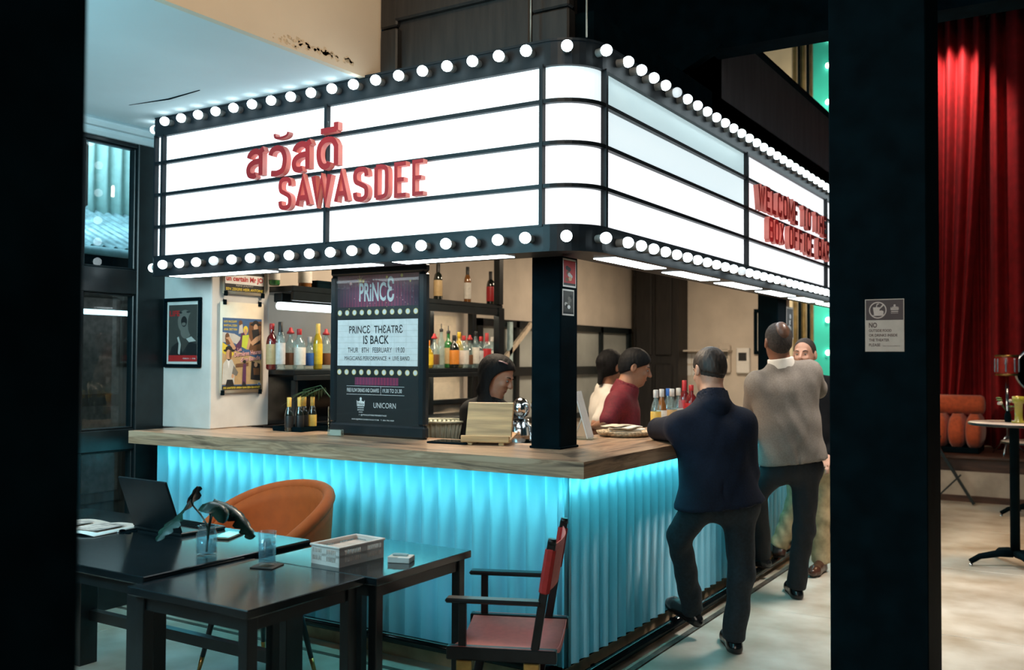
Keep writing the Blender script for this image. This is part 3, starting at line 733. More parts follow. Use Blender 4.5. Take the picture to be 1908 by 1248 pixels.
rect(pm, u0 + .555*(u1-u0), vv(.245), u0 + .557*(u1-u0) + .001, vv(.292), -.0095, w_)
TX(pm, 'FREE FLOW DRINKS AND CANAPES', u0 + .135*(u1-u0), vv(.258), .40*(u1-u0), .022, -.0095, w_, .01)
TX(pm, '19.30 TO 21.30', u0 + .58*(u1-u0), vv(.258), .23*(u1-u0), .022, -.0095, w_, .01)
# crest
lx = u0 + .31*(u1-u0); ly = vv(.155)
ell(pm, lx, ly + .062, .008, .010, -.0095, w_); poly(pm, [(lx - .022, ly + .046), (lx, ly + .054), (lx + .022, ly + .046), (lx + .03, ly + .055), (lx + .028, ly + .02), (lx - .028, ly + .02), (lx - .03, ly + .055)], -.0096, w_)
TX(pm, 'Prince', lx - .024, ly + .024, .048, .018, -.0094, k_, .01); rect(pm, lx - .024, ly + .010, lx + .024, ly + .014, -.0095, w_)
TX(pm, 'BANGKOK', lx - .024, ly - .006, .048, .011, -.0095, w_); rect(pm, lx - .015, ly - .016, lx + .015, ly - .013, -.0095, w_)
TX(pm, 'UNICORN', u0 + .47*(u1-u0), vv(.168), .27*(u1-u0), .030, -.0095, w_)
TX(pm, 'f  @PRINCETHEATREHERITAGE', u0 + .29*(u1-u0), vv(.118), .34*(u1-u0), .011, -.0095, w_, .01)
TX(pm, 'INFO@PRINCEHERITAGE.COM   T. 096 796 0989', u0 + .20*(u1-u0), vv(.092), .52*(u1-u0), .010, -.0095, w_, .01)
part('print', pm.mesh('print', PRINT), bt)
part('cover_sheet', MB().box((u0 - .002, f_ + .02, -.006), (u1 + .002, H - f_ + .002, -.004)).mesh('cover_sheet', glass('poster_cover', (.97, .97, .97), .5)), bt)

# magazine cover portrait in a black frame
x0, x1 = on(308, 620, 'y', .345).x, on(376, 620, 'y', .345).x; z0, z1 = on(342, 684.5, 'y', .345).z, on(342, 555, 'y', .345).z
Wd = x1 - x0; H = z1 - z0
pf = thing('picture_frame', 'black framed magazine cover portrait hung on the white column', 'picture', frame((x0, .348, z0), (1, 0, 0), (0, 0, 1)))
mb = MB(); e = .022
for lo, hi in (((0, 0, 0), (Wd, e, .022)), ((0, H - e, 0), (Wd, H, .022)), ((0, e, 0), (e, H - e, .022)), ((Wd - e, e, 0), (Wd, H - e, .022))): mb.box(lo, hi, bevel=.004)
part('frame', mb.mesh('frame', BLK), pf)
part('mount', MB().box((e - .003, e - .003, .001), (Wd - e + .003, H - e + .003, .006)).mesh('mount', WHITEP), pf)
pm = MB(); a, b, c, d = e + .016, e + .016, Wd - e - .016, H - e - .022; U = lambda x: a + x*(c - a); V = lambda y: b + y*(d - b)
rect(pm, a, b, c, d, .0066, dg_); rect(pm, a, b, U(.45), d, .0067, mg_ if False else dg_); rect(pm, a, b, c, V(.11), .0074, r_)
poly(pm, [(U(.3), V(.11)), (U(.32), V(.5)), (U(.4), V(.75)), (U(.38), V(.92)), (U(.9), V(.95)), (U(1), V(.8)), (U(.98), V(.3)), (U(1), V(.11))], .0068, dg_)
ell(pm, U(.58), V(.70), (c-a)*.26, (d-b)*.21, .0069, mg_, 18, .15); ell(pm, U(.60), V(.52), (c-a)*.18, (d-b)*.12, .00695, mg_, 14)
ell(pm, U(.80), V(.66), (c-a)*.13, (d-b)*.20, .00697, dg_, 14); ell(pm, U(.54), V(.705), (c-a)*.105, (d-b)*.095, .0070, lg_ if False else k_, 14); ell(pm, U(.53), V(.66), (c-a)*.07, (d-b)*.03, .00705, mg_, 10)
ell(pm, U(.42), V(.86), (c-a)*.06, (d-b)*.015, .0071, k_, 8); ell(pm, U(.68), V(.87), (c-a)*.07, (d-b)*.015, .0071, k_, 8)
poly(pm, [(U(.02), V(.11)), (U(.12), V(.26)), (U(.36), V(.36)), (U(.5), V(.16)), (U(.75), V(.36)), (U(.98), V(.3)), (U(1), V(.11))], .0072, k_)
poly(pm, [(U(.30), V(.42)), (U(.36), V(.44)), (U(.44), V(.30)), (U(.40), V(.12)), (U(.34), V(.14)), (U(.36), V(.32))], .0073, lg_); poly(pm, [(U(.62), V(.40)), (U(.80), V(.44)), (U(.96), V(.36)), (U(.72), V(.34))], .0073, lg_)
TX(pm, 'LIFE', U(.03), V(.80), (c-a)*.36, (d-b)*.10, .0076, r_, .04)
TX(pm, 'MARCH  1  1948', U(.52), V(.04), (c-a)*.42, (d-b)*.025, .0076, w_)
part('print', pm.mesh('print', PRINT), pf)
part('glazing', MB().box((e - .002, e - .002, .010), (Wd - e + .002, H - e + .002, .012)).mesh('glazing', glass('picture_glass', (.97, .98, .98), .8)), pf)

# western film poster and the one above it, clipped to the column
def hung_poster(px0, px1, z0, z1, label):
    y0, y1 = on(px0, 640, 'x', -2.80).y, on(px1, 640, 'x', -2.80).y
    t = thing('film_poster', label, 'poster', frame((-2.797, y0, z0), (0, 1, 0), (0, 0, 1)))
    Wd, H = y1 - y0, z1 - z0
    part('sheet', MB().grid(lambda u, v: (u*Wd, v*H, -.008*math.sin(u*math.pi)*math.sin(v*math.pi)*0 + .0008), 3, 3, thick=.0016).mesh('sheet', mat('poster_stock', (.74, .66, .52), .7, var=.03)), t)
    cm = MB().box((-.014, -.018, -.006), (.014, .014, .006), bevel=.003).mesh('clip', BLK)
    for x, y in ((.035, H), (Wd - .035, H), (.025, .004), (Wd - .025, .004)): part('clip', cm, t, T(x, y, .001))
    part('hook', MB().tube([(.035, H, -.002), (.035, H + .02, -.012)], .002, 5).tube([(Wd - .035, H, -.002), (Wd - .035, H + .02, -.012)], .002, 5).mesh('hook', STEEL), t)
    return t, Wd, H
z0, z1 = on(450, 731, 'x', -2.80).z, on(450, 564, 'x', -2.80).z
ps, Wd, H = hung_poster(409, 490, z0, z1, 'western film poster with black clips and a hatted man on the column')
pm = MB(); U = lambda x: (.05 + .90*x)*Wd; V = lambda y: (.035 + .79*y)*H; q = lambda *p: [(U(x), V(y)) for x, y in p]
L = [.0020]
def z_(): L[0] += .00006; return L[0]
def E(x, y, rx, ry, m, a=0.0): ell(pm, U(x), V(y), rx*Wd, ry*H, z_(), m, 12, a)
def Q(m, *p): poly(pm, q(*p), z_(), m)
rect(pm, U(0), V(0), U(1), V(1), z_(), b_); Q(t_, (0,.07),(0,.6),(.3,.55),(1,.42),(1,.07)); Q(y_, (.0,.52),(.0,.66),(.16,.60),(.3,.5),(.2,.44)); Q(lg_, (0,.66),(0,.8),(.3,.78),(.5,.72),(.5,.6),(.25,.66)); Q(br_, (.62,.62),(.68,.95),(1,.97),(1,.5),(.75,.5))
for i, s in enumerate(('LUCK MACGUFFY', 'MARTHA LYDEN', 'ANA DETYEN')): TX(pm, s, U(.03), V(.935 - .055*i), U(.36) - U(.03), .024*H, z_() + .0003, y_, .02)
# reclining woman, standing man behind, woman in lime, hatted rider
Q(pu_, (.26,.56),(.44,.70),(.50,.88),(.58,.86),(.56,.66),(.40,.54)); E(.45, .93, .045, .035, br_); Q(lg_, (.42,.90),(.40,.78),(.52,.80),(.50,.92))
E(.12, .74, .05, .04, br_); Q(s_, (.08,.72),(.18,.74),(.34,.58),(.28,.55),(.14,.66)); Q(br_, (.06,.72),(.14,.70),(.2,.64),(.1,.62))
E(.58, .84, .055, .045, y_); E(.58, .81, .035, .035, s_); Q(li_, (.50,.76),(.66,.77),(.70,.66),(.62,.56),(.48,.60)); Q(s_, (.66,.75),(.72,.68),(.66,.56),(.60,.57),(.64,.66))
E(.84, .92, .13, .02, k_); E(.84, .945, .065, .028, k_); E(.84, .875, .05, .042, s_); Q(k_, (.74,.84),(.92,.86),(.98,.6),(.80,.60)); Q(s_, (.84,.74),(.98,.78),(.96,.70),(.76,.62),(.70,.66)); Q(br_, (.80,.62),(1,.66),(1,.54),(.72,.54))
for s, x, y, w2, h2 in (('Les', .38, .535, .10, .05), ('Derni\u00e8res Heures', .30, .455, .68, .065), ("d'un Bandit", .46, .385, .50, .06)):
    M_ = T(U(x), V(y), z_() + .0004) @ Matrix.Rotation(.10, 4, 'Z'); text_mb(pm, s, 0.003, -.003, w2*Wd*.92, h2*H*.8, M_, k_, .03); text_mb(pm, s, 0, 0, w2*Wd*.92, h2*H*.8, M_ @ T(0, 0, .0002), p_, .02)
E(.17, .545, .13, .018, k_); E(.16, .57, .075, .032, k_); E(.15, .49, .055, .055, s_); E(.20, .49, .03, .05, br_); Q(lg_, (.0,.08),(.02,.36),(.10,.42),(.24,.42),(.32,.32),(.30,.08)); Q(w_, (.11,.42),(.19,.42),(.16,.30)); Q(k_, (.11,.425),(.21,.425),(.16,.40)); Q(INKMG and mg_, (.28,.34),(.40,.24),(.36,.19),(.24,.22)); E(.26, .19, .03, .024, s_); Q(k_, (.08,.05),(.12,.14),(.26,.14),(.30,.05))
Q(br_, (.34,.36),(.66,.38),(.66,.33),(.34,.31)); Q(pu_, (.50,.06),(.52,.36),(.60,.36),(.60,.06)); E(.56, .39, .035, .02, k_); Q(k_, (.48,.03),(.54,.12),(.62,.05)); Q(k_, (.72,.14),(.74,.40),(.96,.36),(.97,.12)); E(.85, .35, .04, .03, s_); Q(br_, (.78,.30),(.94,.30),(.95,.20),(.80,.20)); E(.94, .07, .035, .022, lg_); E(.94, .07, .02, .014, b_)
rect(pm, U(0), V(0), U(1), V(.055), z_(), k_); TX(pm, 'DE LAATSTE UREN VAN EEN BANDIET', U(.03), V(.012), U(.97) - U(.03), .022*H, z_() + .0003, y_, .02)
part('print', pm.mesh('print', PRINT), ps)
zz = on(452, 549, 'x', -2.80).z
ps2, Wd, H = hung_poster(413, 493, zz, zz + .62, 'film poster titled in red capitals hanging highest on the column')
pm = MB(); L[0] = .0020
rect(pm, .04*Wd, .03*H, .96*Wd, .96*H, z_(), k_); rect(pm, .05*Wd, .105*H, .95*Wd, .205*H, z_(), w_); TX(pm, "un certain Mr JO", .07*Wd, .118*H, .86*Wd, .072*H, z_() + .0003, r_, .04)
TX(pm, 'RENE JOLIVET', .3*Wd, .078*H, .4*Wd, .020*H, z_() + .0003, lg_); TX(pm, 'EEN ZEKERE HEER ANTOINE', .07*Wd, .038*H, .86*Wd, .028*H, z_() + .0003, y_, .02)
E(.4, .75, .2, .1, s_); E(.5, .5, .3, .12, b_); E(.72, .7, .12, .12, br_)
part('print', pm.mesh('print', PRINT), ps2)

# leaflets on the corner post
def leaflet(y0, y1, z0, z1, x, label, kind):
    t = thing('leaflet', label, 'leaflet', frame((x, y0, z0), (0, 1, 0), (0, 0, 1))); Wd, H = y1 - y0, z1 - z0
    part('sheet', MB().box((0, 0, 0), (Wd, H, .0015)).mesh('sheet', WHITEP), t); pm = MB(); rr = random.Random(kind)
    rect(pm, .05*Wd, .06*H, .95*Wd, .94*H, .0018, r_ if kind == 1 else dg_)
    for i in range(7): ell(pm, rr.uniform(.25, .75)*Wd, rr.uniform(.25, .75)*H, .13*Wd, .08*H, .0019 + i*.00005, rr.choice([k_, lg_, s_, br_] if kind == 1 else [k_, lg_, mg_, w_]), 10)
    rect(pm, .05*Wd, .06*H, .95*Wd, .14*H, .0024, k_); part('print', pm.mesh('print', PRINT), t); return t
za, zb, zc = on(1068, 484, 'x', -.362).z, on(1068, 536, 'x', -.362).z, on(1062, 588, 'x', -.362).z
leaflet(.462, .60, zb, za, -.3635, 'small red poster pasted high on the corner post', 1)
leaflet(.458, .58, zc, zb - .012, -.3635, 'grey curled leaflet pasted under the red poster on the post', 2)
y3 = max(y2b, y2a + .15)
leaflet(y3 - .02, y3 + .19, on(1473, 632, 'x', -.36).z, on(1473, 572, 'x', -.36).z, -.3635, 'black and white photo print hung on the far bar post', 3)

# no-food sign on the pillar by the camera
x0, x1 = on(1612, 600, 'y', .098).x, on(1685, 600, 'y', .098).x; z0, z1 = on(1648, 655, 'y', .098).z, on(1648, 557, 'y', .098).z; Wd, H = x1 - x0, z1 - z0
nf_ = thing('notice_sign', 'small beige and brown no outside food notice on the near pillar', 'sign', frame((x0, .0995, z0), (1, 0, 0), (0, 0, 1)))
part('plate', MB().box((0, 0, 0), (Wd, H, .003), bevel=.0008).mesh('plate', flatmat('notice_beige', (.55, .44, .37))), nf_)
NB = [flatmat('notice_brown', (.065, .036, .034)), flatmat('notice_print', (.60, .46, .40)), flatmat('notice_type', (.09, .05, .045))]
pm = MB(); rect(pm, .003, H*.60, Wd - .003, H - .003, .0033, 0); cx, cy2, R_ = Wd*.33, H*.79, Wd*.225
ring = [(math.cos(2*math.pi*k/32), math.sin(2*math.pi*k/32)) for k in range(33)]
for k in range(32):
    (a, b), (c, d) = ring[k], ring[k+1]
    poly(pm, [(cx + a*R_, cy2 + b*R_), (cx + c*R_, cy2 + d*R_), (cx + c*R_*.88, cy2 + d*R_*.88), (cx + a*R_*.88, cy2 + b*R_*.88)], .0036, 1)
poly(pm, [(cx - R_*.55, cy2 + R_*.35), (cx + R_*.25, cy2 + R_*.35), (cx + R_*.12, cy2 - R_*.6), (cx - R_*.42, cy2 - R_*.6)], .0036, 1)
poly(pm, [(cx - R_*.2, cy2 + R_*.35), (cx - R_*.12, cy2 + R_*.75), (cx + R_*.15, cy2 + R_*.82), (cx + R_*.15, cy2 + R_*.72), (cx - R_*.04, cy2 + R_*.66), (cx - R_*.1, cy2 + R_*.35)], .0037, 1)
ell(pm, cx + R_*.38, cy2 - R_*.22, R_*.30, R_*.18, .0037, 1); rect(pm, cx + R_*.1, cy2 - R_*.42, cx + R_*.66, cy2 - R_*.30, .00375, 1); ell(pm, cx + R_*.38, cy2 - R_*.52, R_*.30, R_*.12, .0037, 1); rect(pm, cx - R_*.6, cy2 - R_*.68, cx + R_*.7, cy2 - R_*.60, .0037, 1)
a_ = R_*.68; poly(pm, [(cx + a_ - .003, cy2 + a_ + .001), (cx + a_ + .001, cy2 + a_ - .003), (cx + R_*.2, cy2 + R_*.08), (cx + R_*.12, cy2 + R_*.16)], .0038, 1)
lx, ly = Wd*.76, H*.79
ell(pm, lx, ly + H*.085, Wd*.028, H*.018, .0036, 1); poly(pm, [(lx - Wd*.10, ly + H*.05), (lx, ly + H*.065), (lx + Wd*.10, ly + H*.05), (lx + Wd*.10, ly + .0), (lx - Wd*.10, ly)], .0036, 1); TX(pm, 'Prince', lx - Wd*.085, ly + .004, Wd*.17, H*.03, .0039, 0, .02); rect(pm, lx - Wd*.09, ly - H*.035, lx + Wd*.09, ly - H*.02, .0036, 1); TX(pm, 'BANGKOK', lx - Wd*.09, ly - H*.07, Wd*.18, H*.022, .0037, 1)
for s, y, w2, h2, bo in (('NO', .455, .21, .10, .03), ('OUTSIDE FOOD', .375, .58, .052, .02), ('OR DRINKS INSIDE', .285, .73, .052, .02), ('THE THEATER', .195, .52, .052, .02), ('PLEASE', .10, .29, .055, .02), ('THANK YOU FOR CO-OPERATION', .098, .44, .018, .0)):
    TX(pm, s, Wd*(.10 if 'YOU' not in s else .45), H*y, Wd*w2, H*h2, .0037, 2, bo)
part('print', pm.mesh('print', NB), nf_)
# ------------------------------------------------------------------ back bar shelves
bs = thing('back_bar_shelf', 'black steel back bar shelving along the wall, loaded with bottles', 'shelf', Vector((-2.85, 2.2, 0)))
def sp(n, lo, hi, m=STEEL, **k): return part(n, MB().box(lo, hi, bevel=.004).mesh(n, m), bs, T(2.85, -2.2, 0), **k)
YS0, YS1 = .86, 3.45
sp('top_board', (-3.04, YS0, 1.99), (-2.62, YS1, 2.03)); sp('top_lip', (-2.64, YS0, 1.93), (-2.61, YS1, 1.99)) 
sp('bottle_board', (-3.04, YS0, 1.435), (-2.60, YS1, 1.47)); sp('bottle_lip', (-2.61, YS0, 1.40), (-2.58, YS1, 1.435))
sp('low_board', (-3.04, YS0, 1.02), (-2.55, YS1, 1.07))
for y in (YS0, 2.05, 2.80, YS1): sp('upright', (-3.0, y, 0), (-2.94, y + .06, 2.0))
sp('upright', (-2.66, 3.36, 2.03), (-2.60, 3.43, 3.0)); sp('upright', (-2.66, YS1 - .09, 0), (-2.60, YS1, 2.0)); sp('upright', (-2.64, .87, 0), (-2.60, .90, 1.4))
sp('back_mirror', (-3.045, .9, 1.08), (-3.03, 1.75, 1.43), MIRR, label='dark mirror back')
sp('mid_rail', (-3.03, 1.75, 1.15), (-2.96, YS1, 1.19)); sp('mid_post', (-3.03, 2.36, 1.07), (-2.97, 2.42, 1.43))
SHL = emitter('shelf_fill_light', (1.0, .86, .66), 26)  # added glowing strips under the boards to brighten the shelf bay and doors
sp('fill_strip', (-2.80, 1.70, 1.984), (-2.76, 3.32, 1.991), SHL, label='added warm fill strip'); sp('fill_strip', (-2.80, 1.70, 1.428), (-2.76, 3.32, 1.436), SHL, label='added warm fill strip')
# cream panelled doors behind the shelf
DOORP = mat('cream_door', (.66, .56, .42), .6, var=.04)
for ya, yb, za, zb_ in ((1.76, 2.34, .3, 1.42), (2.44, 3.36, .3, 1.42), (1.80, 3.3, 1.49, 1.93)):
    d = sp('door', (-3.045, ya, za), (-3.02, yb, zb_), DOORP, label='cream panelled door')
    part('door_panel', MB().box((-3.02, ya + .09, za + .08), (-3.008, yb - .09, zb_ - .08), bevel=.005).mesh('door_panel', DOORP), d, T(0, 0, 0))
ft = thing('tube_lamp', 'white tube lamp under the top shelf behind the bottles', 'lamp', Vector((-2.78, 1.35, 1.90)))
part('tube', MB().tube([(0, -.46, 0), (0, .36, 0)], .026, 10).mesh('tube', emitter('shelf_tube', (.82, .96, 1.0), 4.5)), ft)
part('housing', MB().box((-.04, -.47, .024), (.04, .37, .085), bevel=.006).mesh('housing', STEEL), ft)
# window frames on the wall past the shelf
for (ya, yb, za, zb_, nm) in ((3.62, 5.05, .9, 1.93, 'window_2'), (5.4, on(1170, 640, 'x', -3.05).y, .9, 1.93, 'window_3')):
    wo = MB().box((-3.05, ya, za), (-3.0, ya + .09, zb_)).box((-3.05, yb - .09, za), (-3.0, yb, zb_)).box((-3.05, ya, zb_ - .07), (-3.0, yb, zb_)).box((-3.05, ya, za), (-3.0, yb, za + .06)).box((-3.05, ya, 1.38), (-2.99, yb, 1.47)).build(nm, STEEL, kind='structure')
    part('mullion', MB().box((-3.05, (ya + yb)/2 - .03, za), (-3.0, (ya + yb)/2 + .03, zb_)).mesh('mullion', STEEL), wo)
    for a_, b_ in ((ya + .09, (ya + yb)/2 - .03), ((ya + yb)/2 + .03, yb - .09)):
        for c_, d_ in ((za + .06, 1.38), (1.47, zb_ - .07)):
            part('pane', MB().box((-3.046, a_, c_), (-3.036, b_, d_)).mesh('pane', mat('frosted_pane', (.36, .38, .36), .2, var=.15, scale=1.5)), wo)
br = thing('ladder', 'pale wooden brace leaning inside the window behind the bar', 'brace', Vector((-2.98, 4.0, 1.48)))
part('strut', MB().bar((0, -.05, 0), (0, .55, .42), .03, .05).mesh('strut', mat('pale_wood', (.6, .5, .38), .6)), br); part('strut', MB().box((-.015, .12, 0), (.015, .18, .43)).mesh('strut', mat('pale_blue_wood', (.45, .6, .62), .6)), br)

# ------------------------------------------------------------------ bottles
GW = glass('bottle_clear', (.86, .95, .95), 1.0, (.55, .75, .78), .16); GR = glass('bottle_red', (.5, .05, .05), 1.0, (.16, .01, .012), .8)
GG = glass('bottle_green', (.1, .5, .15), 1.0, (.03, .20, .045), .75); GD = glass('bottle_dark', (.1, .12, .08), 1.0, (.012, .016, .012), .9)
GA = glass('bottle_amber', (.6, .3, .1), 1.0, (.28, .11, .025), .8); GY = glass('bottle_yellow', (.9, .7, .15), 1.0, (.62, .42, .03), .7)
def pm_(n, c, r=.45, **k): return mat('pack_' + n, c, r, var=.06, scale=40, **k)
PK = dict(red=pm_('red', (.45, .02, .025)), white=pm_('white', (.72, .70, .64)), tan=pm_('tan', (.50, .36, .18)), blue=pm_('blue', (.04, .16, .55)), yellow=pm_('yellow', (.75, .52, .03)), black=pm_('black', (.012, .012, .013)), gold=pm_('gold', (.72, .47, .10), .35), brown=pm_('brown', (.16, .07, .03)), green=pm_('green', (.03, .2, .06)), orange=pm_('orange', (.7, .24, .03)), silver=pm_('silver', (.6, .6, .6), .3))
PROF = dict(
 wine=(.30, [(.030, 0), (.037, .01), (.037, .18), (.030, .215), (.015, .235), (.0135, .295), (.0155, .30)]),
 square=(.27, [(.036, 0), (.042, .012), (.043, .16), (.036, .19), (.016, .215), (.014, .262), (.016, .27)]),
 round=(.26, [(.036, 0), (.044, .02), (.046, .12), (.040, .165), (.020, .20), (.014, .22), (.014, .255), (.016, .26)]),
 squat=(.22, [(.034, 0), (.042, .01), (.044, .12), (.034, .15), (.018, .165), (.016, .21), (.018, .22)]),
 slim=(.31, [(.026, 0), (.031, .01), (.031, .19), (.026, .22), (.014, .25), (.0125, .305), (.014, .31)]),
 small=(.20, [(.022, 0), (.026, .008), (.026, .10), (.020, .13), (.011, .155), (.0105, .195), (.012, .20)]))
_BM = {}
def bottle(loc, shape, gm, cap, lab, label, group, capk='cap', lab2=None, sc=1.0):
    H, pr = PROF[shape]; key = (shape, gm.name)
    if key not in _BM: _BM[key] = MB().lathe(pr, 18).mesh('bottle', gm)
    o = link('bottle', _BM[key], M=Matrix.Translation(loc) @ Rz(random.uniform(-.3, .3)) @ Matrix.Scale(sc, 4)); tag(o, label, 'bottle', group)
    def sub(n, mb, m, k):
        kk = (n, k, m.name)
        if kk not in _BM: _BM[kk] = mb.mesh(n, m)
        part(n, _BM[kk], o)
    rb = pr[2][0]; z0 = H*.12; z1 = pr[2][1]*.92
    if lab: sub('label', MB().lathe([(rb + .0006, z0), (rb + .0012, z0 + .003), (rb + .0012, z1), (rb + .0006, z1 + .003)], 18, closed=False), PK[lab], shape)
    if lab2: sub('label_band', MB().lathe([(rb + .0014, z0 + .02), (rb + .0020, z0 + .022), (rb + .0020, z0 + .05), (rb + .0014, z0 + .052)], 18, closed=False), PK[lab2], shape)
    rn = pr[-2][0]
    if capk == 'hat': sub('cap', MB().lathe([(.004, H - .02), (.026, H - .018), (.024, H - .006), (.014, H + .004), (.010, H + .022), (.002, H + .026)], 16), PK[cap], shape + 'hat')
    elif capk == 'foil': sub('cap', MB().lathe([(rn + .002, H*.72), (rn + .0025, H*.73), (rn + .003, H + .004), (rn + .001, H + .006)], 14), PK[cap], shape + 'foil')
    elif capk == 'pourer': sub('cap', MB().lathe([(rn + .001, H - .012), (rn + .003, H - .010), (rn + .003, H + .010), (.004, H + .016), (.003, H + .055)], 12), PK[cap], shape + 'pour')
    else: sub('cap', MB().lathe([(rn + .002, H - .035), (rn + .0025, H - .034), (rn + .0025, H + .003), (rn + .001, H + .005)], 14), PK[cap], shape + 'cap')
    return o
ZB, XB_ = 1.47, -2.69
LFT = [(506, 'wine', GR, 'red', 'tan', 'cap', 'dark red wine-like bottle at the near end of the bottle shelf'), (522, 'slim', GW, 'black', 'silver', 'foil', 'tall clear slim bottle with black sleeve beside the dark red bottle'), (541, 'round', GW, 'red', 'brown', 'hat', 'clear round bottle with red hat-shaped cap left of the notice board'), (557, 'square', GW, 'red', 'white', 'cap', 'clear bottle with white label and red cap in the near shelf bay'), (577, 'squat', GW, 'silver', 'blue', 'cap', 'short clear bottle with blue label on the shelf'), (592, 'slim', GY, 'gold', 'yellow', 'foil', 'yellow bottle with gold neck foil left of the notice board'), (607, 'round', GW, 'red', 'brown', 'hat', 'clear bottle with red hat-shaped cap half hidden by the board frame')]
RGT = [(797, 'squat', GY, 'orange', 'yellow', 'cap', 'small yellow labelled bottle just past the notice board'), (809, 'round', GW, 'red', 'brown', 'hat', 'clear bottle with red hat cap just past the notice board'), (822, 'slim', GW, 'black', None, 'pourer', 'plain clear bottle with black pourer before the green bottle'), (835, 'wine', GG, 'black', 'tan', 'pourer', 'bright green bottle with black pourer'), (846, 'square', GD, 'black', 'orange', 'cap', 'dark bottle with orange label beside the green one'), (855, 'wine', GY, 'yellow', 'yellow', 'cap', 'yellow bottle with yellow label between dark and clear bottles'), (864, 'square', GW, 'red', 'white', 'cap', 'clear bottle with white label and red cap right of the yellow one'), (875, 'round', GW, 'red', 'brown', 'hat', 'clear bottle with red hat cap in the middle of the far bay'), (886, 'slim', GW, 'black', 'white', 'cap', 'clear bottle with white label and black cap in the far bay'), (896, 'square', GW, 'red', 'silver', 'cap', 'clear bottle with silver label and red cap near the seated woman'), (907, 'wine', GW, 'red', 'red', 'foil', 'clear bottle with red label and red foil above the seated woman'), (917, 'square', GW, 'white', 'white', 'cap', 'last clear bottle at the far end of the bottle shelf')]
for i, (px, sh, g, cp, lb, ck, nm) in enumerate(LFT + RGT):
    x = XB_ + (.02 if i % 2 else -.03); q = on(px, 690, 'x', x)
    bottle((x, q.y, ZB), sh, g, cp, lb, nm, 'bottles on the middle back bar shelf', ck)
for px, sh, g, cp, lb, ck, nm, sc in ((511, 'wine', GG, 'white', 'white', 'foil', 'green and white bottle on the top shelf by the column', 1.0), (568, 'square', GA, 'red', 'white', 'cap', 'amber bottle with white label on the top shelf near the board', 1.1), (816, 'wine', GD, 'black', 'tan', 'foil', 'dark bottle with tan label on the top shelf past the board', 1.0), (871, 'slim', GA, 'black', 'white', 'foil', 'amber bottle with white label on the top shelf', 1.0), (914, 'wine', GD, 'black', 'red', 'foil', 'dark green bottle on the top shelf by the steel upright', 1.0)):
    q = on(px, 560, 'x', -2.75); bottle((-2.75, q.y, 2.03), sh, g, cp, lb, nm, 'bottles on the top back bar shelf', ck, sc=sc)
bx = thing('box', 'low black box on the top shelf behind the notice board', 'box', Vector((-2.8, on(598, 548, 'x', -2.8).y, 2.03)))
part('carton', MB().box((-.08, -.12, 0), (.08, .14, .055), bevel=.006).mesh('carton', BLK), bx); part('lid', MB().box((-.083, -.123, .04), (.083, .143, .062), bevel=.006).mesh('lid', BLK), bx)
# beers lying low behind the counter
PKN = ['first', 'second', 'third', 'fourth', 'fifth']
for i, px in enumerate((534, 549, 562, 573, 557)):
    x = -2.28 - (.10 if i == 4 else 0); q = on(px, 800, 'x', x)
    bottle((x + .02*(i % 2), q.y + .02, 1.102), 'small', GD, 'gold', 'gold' if i > 2 else 'black', PKN[i] + ' gold-necked beer bottle from the column, low on the bar', 'gold-necked beer bottles', 'foil')
tr = thing('tray', 'black tray under the gold-necked beer bottles', 'tray', Vector((-2.30, .62, 1.1)))
part('base', MB().box((-.12, -.12, 0), (.12, .22, .008), bevel=.003).mesh('base', BLK), tr)
rim = MB()
for lo, hi in (((-.12, -.12, .006), (-.113, .22, .03)), ((.113, -.12, .006), (.12, .22, .03)), ((-.113, -.12, .006), (.113, -.113, .03)), ((-.113, .213, .006), (.113, .22, .03))): rim.box(lo, hi)
part('rim', rim.mesh('rim', BLK), tr)
# bottles near the red shirted bartender
for i, (px, py, sh, g, cp, lb, ck) in enumerate(((1222, 780, 'small', GW, 'silver', 'gold', 'cap'), (1233, 776, 'small', GA, 'silver', 'white', 'cap'), (1245, 782, 'small', GW, 'blue', 'blue', 'cap'), (1252, 765, 'small', GW, 'silver', 'tan', 'cap'), (1264, 762, 'small', GW, 'white', 'white', 'cap'), (1275, 758, 'wine', GR, 'red', 'red', 'foil'), (1288, 758, 'square', GR, 'red', 'red', 'cap'))):
    x = -.50 - .03*(i % 3); q = on(px, 770, 'x', x)
    nm = ('clear miniature bottle with gold label beside the bartender in red', 'amber miniature bottle with white label on the side bar', 'miniature bottle with blue label on the side bar', 'clear miniature bottle with tan label behind the blue-labelled one', 'miniature bottle with white cap by the navy suited man', 'tall red bottle just behind the head of the navy suited man', 'squat red bottle beside the neck of the navy suited man')[i]
    bottle((x, q.y, 1.1), sh, g, cp, lb, nm, 'bottles on the side bar', ck, sc=1.25 if i < 5 else 1.0)

# ------------------------------------------------------------------ things on the counter
WOOD = mat('light_beech', (.58, .36, .17), .5, var=.18, scale=3, stretch=(1, 14, 14))
q = on(905, 829, 'z', 1.1)
ts = thing('tablet_stand', 'light wooden tablet stand with tilted back on the bar top', 'tablet stand', T(q.x, q.y, 1.1) @ Rz(math.radians(20)))
part('base_board', MB().box((-.13, -.02, .016), (.13, .20, .032), bevel=.004, M=Matrix.Rotation(math.radians(7), 4, 'X')).mesh('base_board', WOOD), ts)
part('back_board', MB().box((-.125, -.008, 0), (.125, .008, .195), bevel=.004, M=T(0, .06, .032) @ Matrix.Rotation(math.radians(-20), 4, 'X')).mesh('back_board', WOOD), ts)
part('lip', MB().box((-.13, -.022, .022), (.13, -.006, .05), bevel=.003).mesh('lip', WOOD), ts)
part('foot', MB().box((-.10, -.01, 0), (-.07, .19, .026), bevel=.003).mesh('foot', WOOD), ts); part('foot', MB().box((.07, -.01, 0), (.10, .19, .026), bevel=.003).mesh('foot', WOOD), ts)
